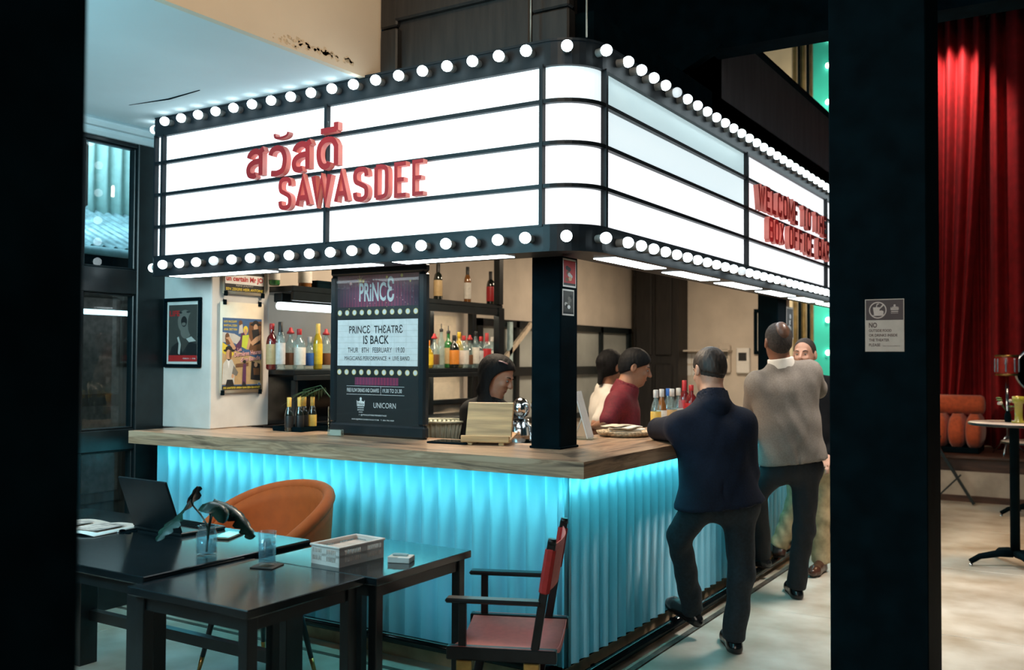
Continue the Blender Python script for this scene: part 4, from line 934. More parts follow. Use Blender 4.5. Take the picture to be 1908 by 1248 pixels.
q = on(845, 825, 'z', 1.1)
tb = thing('tablet', 'black tablet lying flat on the bar beside the wooden stand', 'tablet', T(q.x, q.y, 1.1) @ Rz(.1))
part('case', MB().box((-.12, -.08, 0), (.12, .08, .010), bevel=.003).mesh('case', BLK), tb); part('screen', MB().box((-.11, -.07, .0095), (.11, .07, .0108)).mesh('screen', mat('tablet_screen', (.01, .014, .016), .06)), tb)
# frosted pleated bowl and sink fittings behind the counter
q = on(825, 815, 'x', -2.2); q = Vector((-1.62, .92, 1.0))
q = on(818, 822, 'z', 1.05)
wb = thing('ice_bucket', 'wide pleated frosted bowl behind the bar', 'bowl', Vector((q.x, q.y, 1.03)))
part('bowl', MB().grid(lambda u, v: ((.135 + .03*v + .006*math.cos(u*2*math.pi*36)) * math.cos(u*2*math.pi), (.135 + .03*v + .006*math.cos(u*2*math.pi*36)) * math.sin(u*2*math.pi), .14*v), 289, 3, thick=.006).mesh('bowl', mat('frosted_plastic', (.55, .58, .46), .4)), wb)
part('rim', MB().lathe([(.160, .137), (.177, .137), (.177, .15), (.160, .15), (.160, .137)], 36, closed=False).mesh('rim', mat('frosted_plastic', (.55, .58, .46), .4)), wb)
part('base', MB().lathe([(.0, .0), (.132, .0), (.132, .008), (0, .008)], 30).mesh('base', mat('frosted_plastic', (.55, .58, .46), .4)), wb)
q = P(970, 800, 5.55)
em = thing('coffee_grinder', 'chrome bar machine with rounded domes beside the corner post', 'machine', Vector((q.x, q.y, 1.06)))
part('body', MB().lathe([(.07, 0), (.075, .01), (.075, .10), (.05, .12), (.05, .14)], 20).mesh('body', CHROME), em); part('dome', MB().ico((0, 0, .20), (.055, .055, .065)).mesh('dome', CHROME), em); part('dome', MB().ico((.10, .03, .22), (.045, .045, .05)).mesh('dome', CHROME), em); part('spout', MB().tube([(.0, -.06, .12), (0, -.12, .13), (0, -.13, .09)], .012, 8).mesh('spout', CHROME), em); part('second_stem', MB().lathe([(.04, 0), (.03, .02), (.03, .18)], 14, c=(.10, .03, 0)).mesh('second_stem', CHROME), em)
# back work counter behind the bar where these stand
wc = thing('work_counter', 'low steel work counter inside the bar', 'counter', Vector((-1.6, .9, 0)))
part('worktop', MB().box((-.85, -.20, 1.0), (.90, .07, 1.03), bevel=.004).mesh('worktop', mat('brushed_steel', (.4, .42, .42), .35, .9)), wc); part('cabinet', MB().box((-.85, -.18, 0), (.90, .05, 1.0)).mesh('cabinet', BLK), wc)
# menu holder and napkins on the side bar
q = on(1100, 818, 'z', 1.1)
mh = thing('menu_holder', 'leaning white menu card in a holder beside the corner post', 'menu', T(q.x, q.y, 1.1) @ Rz(math.radians(104)))
part('card', MB().box((-.075, -.003, 0), (.075, .003, .27), M=T(0, 0, .008) @ Matrix.Rotation(math.radians(-16), 4, 'X')).mesh('card', WHITEP), mh); part('base', MB().box((-.08, -.03, 0), (.08, .10, .008), bevel=.002).mesh('base', glass('clear_acrylic', (.9, .95, .95))), mh)
part('strut', MB().bar((0, .09, .006), (0, .04, .14), .03, .004).mesh('strut', WHITEP), mh)
q = on(1163, 812, 'z', 1.1)
np_ = thing('napkin_tray', 'shallow wicker tray on the side bar holding napkins', 'tray', T(q.x, q.y, 1.1) @ Rz(.9))
part('basket', MB().lathe([(.0, 0), (.13, 0), (.155, .012), (.165, .03), (.158, .032), (.145, .016), (0, .010)], 28).mesh('basket', mat('wicker', (.50, .38, .24), .7, var=.3, scale=70, bump=.4)), np_)
for i in range(6):
    o = MB().grid(lambda u, v: ((u - .5)*.17, (v - .5)*.13, .004*math.sin(5*u + i) + .003*math.sin(6*v)), 8, 8, thick=.004).build('napkin', mat('napkin_cream' if i % 2 else 'napkin_white', (.70, .60, .46) if i % 2 else (.74, .70, .62), .8), M=T(q.x + random.uniform(-.04, .04), q.y + random.uniform(-.05, .05), 1.128 + .007*i) @ Rz(.9 + random.uniform(-.6, .6)))
    tag(o, ('lowest', 'second lowest', 'third lowest', 'third from top', 'second from top', 'topmost')[i] + (' cream' if i % 2 else ' white') + ' napkin in the wicker tray heap', 'napkin', 'napkins in the tray')
# cards on the back wall
for i, (px, py, w2, h2, m, nm) in enumerate(((1386, 672, .16, .30, WHITEP, 'white wall control box with dark screen'), (1352, 668, .14, .34, CREAM, 'cream switch box on the end wall'))):
    q = on(px, py, 'y', 7.29); t = thing('wall_box', nm, 'control box', Vector((q.x, 7.3, q.z)))
    part('case', MB().box((-w2/2, -.06, -h2/2), (w2/2, 0, h2/2), bevel=.01).mesh('case', m), t); part('screen', MB().box((-w2*.3, -.064, .0), (w2*.3, -.058, h2*.32)).mesh('screen', INKK if i == 0 else INKMG), t)
q = on(1300, 655, 'y', 7.25)
ws = thing('wall_shelf', 'narrow shelf with notices on the far wall', 'shelf', Vector((q.x, 7.3, q.z - .0)))
part('board', MB().box((-.3, -.15, 0), (.42, 0, .02), bevel=.003).mesh('board', CREAM), ws); part('bracket', MB().box((-.2, -.12, -.1), (-.18, 0, 0)).mesh('bracket', CREAM), ws); part('bracket', MB().box((.3, -.12, -.1), (.32, 0, 0)).mesh('bracket', CREAM), ws)
for i, px in enumerate((1272, 1283, 1294, 1306, 1318)):
    for j in range(2):
        q = on(px, 668 + 22*j, 'y', 7.295); o = MB().box((-.032, -.004, -.06), (.032, 0, .06)).build('notice_paper', WHITEP, M=T(q.x, 7.299, q.z)); tag(o, ('first', 'second', 'third', 'fourth', 'fifth')[i] + ' white paper slip from the dark pillar, ' + ('upper' if j == 0 else 'lower') + ' row on the far wall', 'paper', 'paper slips on the far wall')
q0, q1 = on(1405, 576, 'y', 7.28), on(1440, 660, 'y', 7.28)
fr2 = thing('picture_frame', 'thin black picture frame on the far wall beside the post', 'picture', frame((q0.x, 7.295, q1.z), (1, 0, 0), (0, 0, 1)))
Wd, H = q1.x - q0.x, q0.z - q1.z
mb = MB()
for lo, hi in (((0, 0, 0), (Wd, .04, .03)), ((0, H - .04, 0), (Wd, H, .03)), ((0, .04, 0), (.04, H - .04, .03)), ((Wd - .04, .04, 0), (Wd, H - .04, .03))): mb.box(lo, hi)
part('frame', mb.mesh('frame', BLK), fr2); part('mount', MB().box((.03, .03, .002), (Wd - .03, H - .03, .01)).mesh('mount', WHITEP), fr2)
# glass vase with palm sprig behind the announcement board
LEAF = mat('dark_leaf', (.022, .075, .028), .35, var=.3, scale=9)
q = on(607, 806, 'z', 1.1)
gv = thing('glass_vase', 'small glass vase with a palm sprig behind the announcement board', 'vase', Vector((q.x - .03, q.y + .12, 1.1)))
part('vessel', MB().lathe([(.0, .0), (.045, .0), (.05, .01), (.05, .15), (.046, .15), (.046, .014), (0, .012)], 20).mesh('vessel', glass('vase_glass', (.9, .96, .95))), gv)
stem_pts = [(0, 0, .02), (-.02, -.02, .20), (-.08, -.05, .28), (-.20, -.08, .25)]
part('stem', MB().tube(stem_pts, .003, 6).mesh('stem', LEAF), gv)
for i in range(9):
    t = i/8; b0 = Vector((-.05 - .15*t, -.04 - .04*t, .27 - .03*t*t)); a_ = -.5 + .2*math.sin(i)
    for sgn in (-1, 1):
        d = Vector((-.10*math.cos(a_), sgn*.09, -.05 - .02*(i % 3))); s_2 = Vector((0, 0, 1)).cross(d).normalized()
        part('leaflet', MB().add([b0, b0 + d*.4 + s_2*.009, b0 + d, b0 + d*.4 - s_2*.009, b0 + d*.4 + Vector((0, 0, .004))], [(0, 1, 4), (1, 2, 4), (2, 3, 4), (3, 0, 4)]).mesh('leaflet', LEAF), gv)
gd = thing('glass_block', 'small clear glass block at the foot of the announcement board', 'glass block', T(*on(629, 812, 'z', 1.1)))
part('block', MB().box((-.05, -.035, 0), (.05, .0, .04), bevel=.004).mesh('block', glass('block_glass', (.8, .9, .88), 1, (.5, .55, .5), .25)), gd); part('insert', MB().box((-.042, -.02, .005), (.042, -.016, .035)).mesh('insert', INKLG), gd)
# ------------------------------------------------------------------ tables
TT = mat('table_black', (.007, .013, .016), .17, var=.25, scale=5, stretch=(1, 5, 5), spec=.65)
def table(x0, x1, y0, y1, h, label, legs=None, lw=.045, th=.03, group=None, brace=False):
    t = thing('cafe_table', label, 'table', Vector(((x0+x1)/2, (y0+y1)/2, 0)), group); a, b = (x1-x0)/2, (y1-y0)/2
    part('tabletop', MB().box((-a, -b, h - th), (a, b, h), bevel=.003).mesh('tabletop', TT), t)
    ap = MB()
    i = .03
    for lo, hi in (((-a+i, -b+i, h-th-.05), (a-i, -b+i+.02, h-th)), ((-a+i, b-i-.02, h-th-.05), (a-i, b-i, h-th)), ((-a+i, -b+i, h-th-.05), (-a+i+.02, b-i, h-th)), ((a-i-.02, -b+i, h-th-.05), (a-i, b-i, h-th))): ap.box(lo, hi)
    part('apron', ap.mesh('apron', STEEL), t)
    for sx in (-1, 1):
        for sy in (-1, 1):
            cx, cy_ = sx*(a-.02-lw/2), sy*(b-.02-lw/2)
            part('leg', MB().box((cx-lw/2, cy_-lw/2, 0), (cx+lw/2, cy_+lw/2, h-th), bevel=.003).mesh('leg', STEEL), t)
    if brace:
        part('stretcher', MB().box((-a+.04, -b+.03, .22), (a-.04, -b+.07, .27)).mesh('stretcher', STEEL), t); part('stretcher', MB().box((-a+.04, b-.07, .22), (a-.04, b-.03, .27)).mesh('stretcher', STEEL), t)
    return t
table(-.972, -.372, -1.575, -1.012, .75, 'small black square table nearest the camera, bare at the front edge')
table(-.925, -.318, -1.008, -.400, .75, 'small black square table holding the pale basket', lw=.04)
table(-2.55, -.985, -1.50, -.655, .765, 'long black table with the laptop and the leaf vase', lw=.10, brace=True)

# laptop
lp = thing('laptop', 'open black laptop seen from behind on the long table', 'laptop', T(-1.665, -.785, .765) @ Rz(math.radians(-3)))
part('base', MB().box((-.175, -.13, 0), (.175, .11, .016), bevel=.004).mesh('base', STEEL), lp)
part('keyboard', MB().box((-.15, -.02, .0155), (.15, .09, .0175)).mesh('keyboard', mat('keyboard', (.03, .035, .04), .5)), lp)
kb = MB()
for r in range(5):
    for c in range(13): kb.box((-.146 + c*.0226, -.016 + r*.021, .017), (-.127 + c*.0226, .001 + r*.021, .0195))
ko = part('keys', kb.mesh('keys', BLK), lp); ko['kind'] = 'stuff'
lid = part('screen_lid', MB().box((-.175, -.006, 0), (.175, .006, .245), bevel=.003, M=T(0, -.125, .016) @ Matrix.Rotation(math.radians(20), 4, 'X')).mesh('screen_lid', mat('laptop_lid', (.004, .008, .010), .45, spec=.2)), lp)
part('display', MB().box((-.165, -.0, .012), (.165, .0072, .235), M=T(0, -.125, .016) @ Matrix.Rotation(math.radians(20), 4, 'X')).mesh('display', mat('laptop_display', (.02, .024, .03), .15)), lp)
# magazine and keys
q = on(205, 984, 'z', .766)
mg = thing('magazine', 'open magazine with pale pages on the far end of the long table', 'magazine', T(-2.03, -1.02, .7655) @ Rz(.12))
part('cover', MB().grid(lambda u, v: ((u-.5)*.42, (v-.5)*.28, .004 + .008*abs(math.sin(u*math.pi*2))), 17, 3, thick=.003).mesh('cover', WHITEP), mg)
pmm = MB()
for cx in (-.10, .10): pmm.add([(cx-.07, -.10, .0165), (cx+.07, -.10, .0165), (cx+.07, .08, .0165), (cx-.07, .08, .0165)], [(0, 1, 2, 3)], 0)
part('print', pmm.mesh('print', mat('magazine_print', (.50, .42, .38), .6, var=.4, scale=25)), mg)
ky = thing('key_ring', 'small black key bunch beside the magazine', 'keys', T(-1.83, -.99, .766))
part('ring', MB().tube([(.02*math.cos(k*.524), .02*math.sin(k*.524), .002) for k in range(13)], .0015, 6).mesh('ring', CHROME), ky)
for k in range(3): part('key', MB().box((.015, -.008, 0), (.075, .008, .003), M=Rz(k*.7)).ico((.02, 0, .006), (.014, .014, .006)).mesh('key', BLK), ky)
# phones
def phone(x, y, z, rz, label):
    t = thing('phone', label, 'phone', T(x, y, z) @ Rz(rz)); part('body', MB().box((-.037, -.075, 0), (.037, .075, .009), bevel=.003).mesh('body', mat('phone_body', (.30, .20, .14), .3, .5)), t); part('screen', MB().box((-.034, -.071, .0088), (.034, .071, .0095)).mesh('screen', mat('phone_screen', (.35, .45, .45), .08)), t)
phone(-1.335, -.80, .765, .4, 'phone lying on the long table behind the leaf vase')
pk = thing('cigarette_pack', 'flat white packet lying beside the pale basket', 'packet', T(-.425, -.735, .75) @ Rz(.35))
part('box', MB().box((-.045, -.035, 0), (.045, .035, .022), bevel=.002).mesh('box', WHITEP), pk); part('lid', MB().box((-.046, -.036, .0218), (-.005, .036, .0228)).mesh('lid', INKLG), pk); part('lighter', MB().box((-.035, -.008, .022), (.03, .008, .032), bevel=.004).mesh('lighter', mat('lighter_body', (.5, .6, .6), .3)), pk)
# leaf vase
jx, jy = -1.10, -1.12
jv = thing('glass_jar', 'square shouldered glass jar of water holding monstera stems', 'vase', Vector((jx, jy, .765)))
JG = glass('jar_glass', (.93, .98, 1.0), 1.0, (.45, .62, .68), .10); WAT = glass('water', (.80, .95, 1.0), .8, (.35, .60, .68), .22)  # bluish body colour stands in for cyan counter light refracted in the glass
part('vessel', MB().lathe([(0, 0), (.036, 0), (.041, .008), (.041, .085), (.034, .100), (.034, .115), (.037, .117), (.031, .117), (.031, .100), (.037, .083), (.037, .012), (0, .010)], 24).mesh('vessel', JG), jv)
part('water', MB().lathe([(0, .011), (.0365, .012), (.0365, .068), (0, .068)], 24).mesh('water', WAT), jv)
def leaf(pts, w, droop, holes, label, up=(0, 0, 1)):
    """broad leaf along a midrib polyline, optionally split into lobes"""
    p = [Vector(q) for q in smooth3(pts, 5)]; n = len(p); mb = MB()
    rows = []
    for i, c in enumerate(p):
        t = i/(n-1); d = (p[min(i+1, n-1)] - p[max(i-1, 0)]).normalized(); s = d.cross(Vector(up)).normalized(); nn = s.cross(d)
        ww = w*math.sin(math.pi*min(1, t*.97+.03))**.6*(1-.35*t)
        if holes and i % 3 == 2: wl = ww*.62
        else: wl = ww
        rows.append([c - s*wl + nn*(-droop*wl), c - s*wl*.5 + nn*(-droop*.2*wl), c, c + s*wl*.5 + nn*(-droop*.2*wl), c + s*wl + nn*(-droop*wl)])
    vs = [v for r in rows for v in r]; fs = [(i*5+j, i*5+j+1, i*5+5+j+1, i*5+5+j) for i in range(n-1) for j in range(4)]
    mb.add(vs, fs, 0, True); mb.add([v + Vector((0, 0, -.0015)) for v in vs], [f[::-1] for f in fs], 0, True)
    return mb
def smooth3(pts, n=5):
    p = [Vector(q) for q in pts]; p = [p[0]] + p + [p[-1]]; out = []
    for i in range(1, len(p)-2):
        for k in range(n):
            t = k/n; out.append(.5*(2*p[i] + (p[i+1]-p[i-1])*t + (2*p[i-1]-5*p[i]+4*p[i+1]-p[i+2])*t*t + (3*p[i]-p[i-1]-3*p[i+1]+p[i+2])*t**3))
    out.append(p[-1]); return out
LG = mat('monstera_leaf', (.012, .040, .030), .25, var=.4, scale=12)
mo = thing('monstera_sprig', 'dark glossy monstera leaves standing in the glass jar', 'plant', Vector((jx, jy, .775)))
def lv(px, py, dz): return P(px, py, 3.72 + dz) - Vector((jx, jy, .775))
base = Vector((0, 0, .004))
for st_, lf, w_2, dr, ho in (([(387, 985, 0), (375, 960, .02), (357, 935, .03)], [(368, 906, .02), (352, 935, .03), (330, 962, .02), (308, 985, -.02), (292, 1008, -.06)], .066, .25, True),
                      ([(388, 985, 0), (392, 960, 0), (385, 945, -.02)], [(378, 940, 0), (395, 934, -.04), (412, 945, -.08), (416, 975, -.10)], .062, .6, False),
                      ([(390, 985, 0), (396, 958, .02), (402, 945, .03)], [(400, 930, .05), (425, 940, .04), (448, 958, .02), (464, 985, 0), (466, 1005, -.01)], .064, .5, True)):
    sp_ = [base] + [lv(*q) for q in st_]
    part('stem', MB().tube(smooth3(sp_ + [lv(*lf[0])], 4), .0035, 6).mesh('stem', LG), mo)
    part('leaf', leaf([lv(*q) for q in lf], w_2, dr, ho, '').mesh('leaf', LG), mo)
# water glass on a coaster
gx, gy = -.80, -1.085
co = thing('coaster', 'dark square coaster under the water glass', 'coaster', T(gx, gy, .75) @ Rz(.3)); part('mat', MB().box((-.048, -.048, 0), (.048, .048, .005), bevel=.002).mesh('mat', mat('coaster_brown', (.05, .03, .022), .7)), co); part('print', MB().lathe([(0, .0051), (.03, .0051), (.03, .0056), (0, .0056)], 16).mesh('print', INKBR), co)
wg = thing('water_glass', 'tall tumbler of iced water on the coaster', 'glass', Vector((gx, gy, .7555)))
part('tumbler', MB().lathe([(0, 0), (.029, 0), (.032, .004), (.0345, .128), (.0325, .128), (.0305, .012), (0, .012)], 26).mesh('tumbler', JG), wg)
part('water', MB().lathe([(0, .0125), (.0303, .0125), (.0318, .085), (0, .085)], 26).mesh('water', WAT), wg)
for i, (dx, dy, dz) in enumerate(((-.008, .004, .082), (.010, -.006, .090), (.0, .006, .066))):
    part('ice_cube', MB().box((-.012, -.012, -.012), (.012, .012, .012), bevel=.003, M=T(dx, dy, dz) @ Matrix.Rotation(.5 + i, 4, (1, .4, i))).mesh('ice_cube', glass('ice', (.92, .97, .98), 1, (.7, .8, .82), .25)), wg)
# perforated basket turned upside down
q0, q1, q2 = on(581, 1042, 'z', .75), on(632, 1058, 'z', .75), on(715, 1038, 'z', .75)
ex = (q2 - q1); ey = (q0 - q1); Lx, Ly = ex.length, ey.length
bk = thing('basket', 'pale pink perforated plastic basket on the small table', 'basket', frame((q1.x, q1.y, .75), ex, (-ex.y, ex.x, 0)))
PL = mat('basket_plastic', (.88, .76, .70), .45, var=.03)
Ly = .155; Hb = .075
part('floor', MB().box((.006, .006, 0), (Lx - .006, Ly - .006, .004)).mesh('floor', PL), bk)
def perforated(L, n0):
    mb = MB(); mb.box((0, 0, 0), (L, .003, .016)).box((0, 0, Hb - .014), (L, .003, Hb)).box((0, 0, .034), (L, .003, .044))
    k = 0; x = 0; 
    n = int(L/.0085)
    for i in range(n):
        x = L*i/n; solid = (i/n < .10 or i/n > .90 or .44 < i/n < .58)
        mb.box((x, 0, .014), (x + (L/n if solid else L/n*.5), .003, Hb - .012))
    return mb
for nm, L, M in (('long_wall', Lx, T(0, 0, 0)), ('long_wall', Lx, T(0, Ly - .003, 0)), ('end_wall', Ly, T(.003, 0, 0) @ Rz(math.pi/2)), ('end_wall', Ly, T(Lx, 0, 0) @ Rz(math.pi/2))):
    part(nm, perforated(L, 0).mesh(nm, PL), bk, M)
rm = MB()
for lo, hi in (((-.005, -.005, Hb-.006), (Lx+.005, .006, Hb+.002)), ((-.005, Ly-.006, Hb-.006), (Lx+.005, Ly+.005, Hb+.002)), ((-.005, .006, Hb-.006), (.006, Ly-.006, Hb+.002)), ((Lx-.006, .006, Hb-.006), (Lx+.005, Ly-.006, Hb+.002))): rm.box(lo, hi, bevel=.002)
part('rim', rm.mesh('rim', PL), bk)
part('liner', MB().box((.008, .008, Hb-.022), (Lx-.008, Ly-.008, Hb-.018)).mesh('liner', mat('basket_liner', (.72, .55, .47), .7)), bk)

# ------------------------------------------------------------------ orange tub chair
OR = mat('orange_velvet', (.50, .085, .008), .8, var=.05, scale=20)
oc = thing('tub_chair', 'orange velvet tub chair with dark brass-tipped legs behind the tables', 'chair', T(-1.62, -.36, 0) @ Rz(math.radians(-10)))
def shell(r, dz):
    def fn(u, v):
        a = math.radians(-25 + 230*u); e = abs(2*u - 1)
        top = .885 - .25*e**2.2; z = .40 + (top - .40)*v
        R_ = r*(1 + .10*v); return (R_*1.08*math.cos(a), R_*math.sin(a), z)
    return fn
mbs = MB().grid(shell(.275, 0), 40, 8, thick=-.055)
part('backrest', mbs.mesh('backrest', OR), oc)
tp = [Vector(shell(.3025, 0)(u/30, 1)) for u in range(31)]
part('top_roll', MB().tube(tp, .031, 10).mesh('top_roll', OR), oc)
part('seat', MB().lathe([(0, .37), (.26, .37), (.285, .39), (.285, .44), (.26, .47), (.15, .48), (0, .482)], 30).mesh('seat', OR), oc)
for a in (40, 140, 220, 320):
    a_ = math.radians(a); p0 = Vector((.19*math.cos(a_), .19*math.sin(a_), .38)); p1 = Vector((.29*math.cos(a_), .29*math.sin(a_), 0)); pc = p0.lerp(p1, .80)
    lg = part('leg', MB().tube([p0, pc], [.017, .012], 12).mesh('leg', STEEL), oc); part('tip', MB().tube([pc, p1], [.0122, .009], 12).mesh('tip', BRASS), lg, label='brass leg tip')

# ------------------------------------------------------------------ director chair
DR = mat('director_red', (.82, .20, .17), .8, var=.03, scale=40); DRB = mat('director_red_sleeve', (.42, .025, .022), .8, var=.08, scale=40)
CW = mat('black_lacquer', (.010, .012, .013), .35, var=.2, spec=.4)
dc = thing('director_chair', 'folding director chair of black wood with red canvas seat and back', 'chair', frame((-.142, -.392, 0), (-.395, .919, 0), (-.919, -.395, 0)))
# local: +x = towards the bar, +y = chair front (towards the tables), z up
hw = .24
def dp(n, mb, m, **k): return part(n, mb.mesh(n, m), dc, **k)
for s in (-1, 1):
    dp('armrest', MB().box((s*hw - .028, -.165, .612), (s*hw + .028, .205, .630), bevel=.006), CW)
    dp('front_post', MB().box((s*hw - .012, .125, .44), (s*hw + .012, .155, .612), bevel=.003), CW)
    dp('back_post', MB().bar((s*hw, -.135, .40), (s*hw, -.205, .85), .026, .032, up=(0, 1, 0), bevel=.004), CW)
    dp('back_knob', MB().tube([(s*hw, -.2045, .845), (s*hw, -.207, .866)], [.018, .015], 12), CW)
    rl = dp('seat_rail', MB().box((s*hw - .02, -.225, .395), (s*hw + .02, .20, .445), bevel=.004), CW)
    for y in (-.13, .13):
        part('hinge', MB().box((s*hw - .024, y - .03, .355), (s*hw + .024, y + .03, .395), bevel=.003).mesh('hinge', BRASS), rl, label='brass hinge plate')
        dp('leg', MB().bar((s*hw, y, .375), (-s*(hw - .01), y + .018*s, .035), .020, .036, up=(0, 1, 0), bevel=.003), CW)
    dp('floor_runner', MB().box((s*(hw-.01) - .018, -.20, 0), (s*(hw-.01) + .018, .20, .034), bevel=.004), CW)
    dp('back_sleeve', MB().bar((s*hw, -.174, .65), (s*hw, -.2025, .834), .036, .042, up=(0, 1, 0), bevel=.012), DRB)
dp('seat_canvas', MB().grid(lambda u, v: ((2*u - 1)*(hw + .012), -.215 + .40*v, .446 - .035*math.sin(u*math.pi)), 15, 6, thick=.004), DR)
dp('seat_edge', MB().grid(lambda u, v: ((2*u - 1)*(hw + .012), -.217, .446 - .035*math.sin(u*math.pi) - .03*v*math.sin(u*math.pi)), 15, 3, thick=.003), DR)
dp('back_canvas', MB().grid(lambda u, v: ((2*u - 1)*hw, -.174 - .0285*v - .030*math.sin(u*math.pi), .65 + .184*v), 13, 5, thick=.004), DR)
lt = MB(); text_mb(lt, 'PRINCE', -.13, .705, .26, .07, Matrix(((1, 0, 0, 0), (0, .1675, 1, -.188 - .685*-.1675*1 - .0355 + .002), (0, 1, 0, 0), (0, 0, 0, 1))) if False else Matrix(((1, 0, 0, 0), (0, -.155, 0, -.174 + .65*.155 - .020), (0, 1, 0, 0), (0, 0, 0, 1))), 0, .02)
dp('lettering', lt, INKK)
# ------------------------------------------------------------------ people: smooth bodies from blended tapered volumes
class Vol:
    def __init__(s, lo, hi, h):
        s.lo = np.array(lo, float); s.h = h; s.n = np.ceil((np.array(hi) - s.lo) / h).astype(int) + 1
        s.F = np.full(s.n, .25); s.ax = [s.lo[i] + h*np.arange(s.n[i]) for i in range(3)]
    def win(s, lo, hi):
        a = np.clip(np.floor((np.array(lo) - s.lo)/s.h).astype(int), 0, s.n - 1); b = np.clip(np.ceil((np.array(hi) - s.lo)/s.h).astype(int) + 1, 1, s.n)
        sl = tuple(slice(a[i], max(b[i], a[i] + 1)) for i in range(3))
        X = s.ax[0][sl[0]][:, None, None]; Y = s.ax[1][sl[1]][None, :, None]; Z = s.ax[2][sl[2]][None, None, :]
        return sl, X, Y, Z
    def put(s, sl, d, k):
        a = s.F[sl]
        if k <= 0: s.F[sl] = np.minimum(a, d); return
        h = np.clip(.5 + .5*(a - d)/k, 0, 1); s.F[sl] = a*(1 - h) + d*h - k*h*(1 - h)
    def cut(s, sl, d, k=.004):
        a = s.F[sl]; d = -d; h = np.clip(.5 - .5*(a - d)/k, 0, 1); s.F[sl] = a*(1 - h) + d*h + k*h*(1 - h)
    def cone(s, a, b, r1, r2, k=.03, sub=False):
        a = np.array(a, float); b = np.array(b, float); m = max(r1, r2) + k + 2*s.h
        sl, X, Y, Z = s.win(np.minimum(a, b) - m, np.maximum(a, b) + m); ab = b - a; L = ab @ ab + 1e-12
        t = np.clip(((X - a[0])*ab[0] + (Y - a[1])*ab[1] + (Z - a[2])*ab[2])/L, 0, 1)
        d = np.sqrt((X - a[0] - t*ab[0])**2 + (Y - a[1] - t*ab[1])**2 + (Z - a[2] - t*ab[2])**2) - (r1 + (r2 - r1)*t)
        (s.cut if sub else s.put)(sl, d, k)
    def ell(s, c, r, R=None, k=.03, sub=False):
        c = np.array(c, float); r = np.array(r, float); m = r.max() + k + 2*s.h
        sl, X, Y, Z = s.win(c - m, c + m); R = np.eye(3) if R is None else np.array(R)
        x, y, z = X - c[0], Y - c[1], Z - c[2]
        q = [(x*R[0][i] + y*R[1][i] + z*R[2][i])/r[i] for i in range(3)]
        n = np.sqrt(q[0]**2 + q[1]**2 + q[2]**2); d = (n - 1)*r.min()*(.5 + .5*n/np.maximum(n, 1)) 
        (s.cut if sub else s.put)(sl, d, k)
    def plane(s, p, n, k=.004):
        """keep the side the normal points away from"""
        n = np.array(n, float); n /= np.linalg.norm(n); p = np.array(p, float)
        X, Y, Z = s.ax[0][:, None, None], s.ax[1][None, :, None], s.ax[2][None, None, :]
        s.F = np.maximum(s.F, (X - p[0])*n[0] + (Y - p[1])*n[1] + (Z - p[2])*n[2])
    def folds(s, amp, f, seed=0, tilt=(0, 0, 1)):
        X, Y, Z = s.ax[0][:, None, None], s.ax[1][None, :, None], s.ax[2][None, None, :]
        p = X*.85 + Y*.53; q_ = .6*np.sin(11*p + seed) + .8*np.sin(6*Z + 2*seed)
        w = .6*np.sin(f*(Z*.75 + .55*p*np.sin(3*p + seed)) + 3*q_) + .5*np.sin(f*.9*(Z*.5 - .8*p) + 2.5*q_ + seed) + .4*np.sin(f*1.3*(Z*.4 + .85*p) - 2*q_)
        s.F = s.F + amp*w
    def mesh(s, name, m):
        F = s.F; g = F < 0; n = s.n
        c = [g[i:n[0]-1+i, j:n[1]-1+j, k:n[2]-1+k] for i in (0, 1) for j in (0, 1) for k in (0, 1)]
        tot = sum(x.astype(np.int8) for x in c); cell = (tot > 0) & (tot < 8)
        idx = np.full(cell.shape, -1); I = np.argwhere(cell); idx[cell] = np.arange(len(I))
        acc = np.zeros((len(I), 3)); cnt = np.zeros(len(I)); off = [(i, j, k) for i in (0, 1) for j in (0, 1) for k in (0, 1)]
        for a in range(8):
            for ax in range(3):
                if off[a][ax] == 0:
                    o2 = list(off[a]); o2[ax] = 1
                    fa = F[I[:, 0]+off[a][0], I[:, 1]+off[a][1], I[:, 2]+off[a][2]]; fb = F[I[:, 0]+o2[0], I[:, 1]+o2[1], I[:, 2]+o2[2]]
                    mk = (fa < 0) != (fb < 0); t = np.where(mk, fa/np.where(mk, fa - fb, 1), 0)
                    p = np.array(off[a], float)[None, :].repeat(len(I), 0); p[:, ax] += t
                    acc += p*mk[:, None]; cnt += mk
        V = s.lo + (I + acc/np.maximum(cnt, 1)[:, None])*s.h
        Q = []
        for ax in range(3):
            u, w = (ax+1) % 3, (ax+2) % 3; sa = [slice(None)]*3; sb = [slice(None)]*3; sa[ax] = slice(0, n[ax]-1); sb[ax] = slice(1, n[ax])
            A = g[tuple(sa)]; B = g[tuple(sb)]; E_ = np.argwhere(A != B); E_ = E_[(E_[:, u] > 0) & (E_[:, w] > 0) & (E_[:, u] < n[u]-1) & (E_[:, w] < n[w]-1)]
            ins = A[E_[:, 0], E_[:, 1], E_[:, 2]]
            def ci(du, dw): 
                e = E_.copy(); e[:, u] -= du; e[:, w] -= dw; return idx[e[:, 0], e[:, 1], e[:, 2]]
            q = np.stack([ci(1, 1), ci(0, 1), ci(0, 0), ci(1, 0)], 1); q[~ins] = q[~ins][:, ::-1]; Q.append(q)
        Q = np.concatenate(Q); Q = Q[(Q >= 0).all(1)]
        me = bpy.data.meshes.new(name); me.from_pydata(V.tolist(), [], Q.tolist()); me.materials.append(m)
        me.polygons.foreach_set('use_smooth', [True]*len(Q)); me.update(); return me
def box_of(pts, m):
    a = np.array([list(p) for p in pts]); return a.min(0) - m, a.max(0) + m
def NV(v): return np.array(list(v), float)
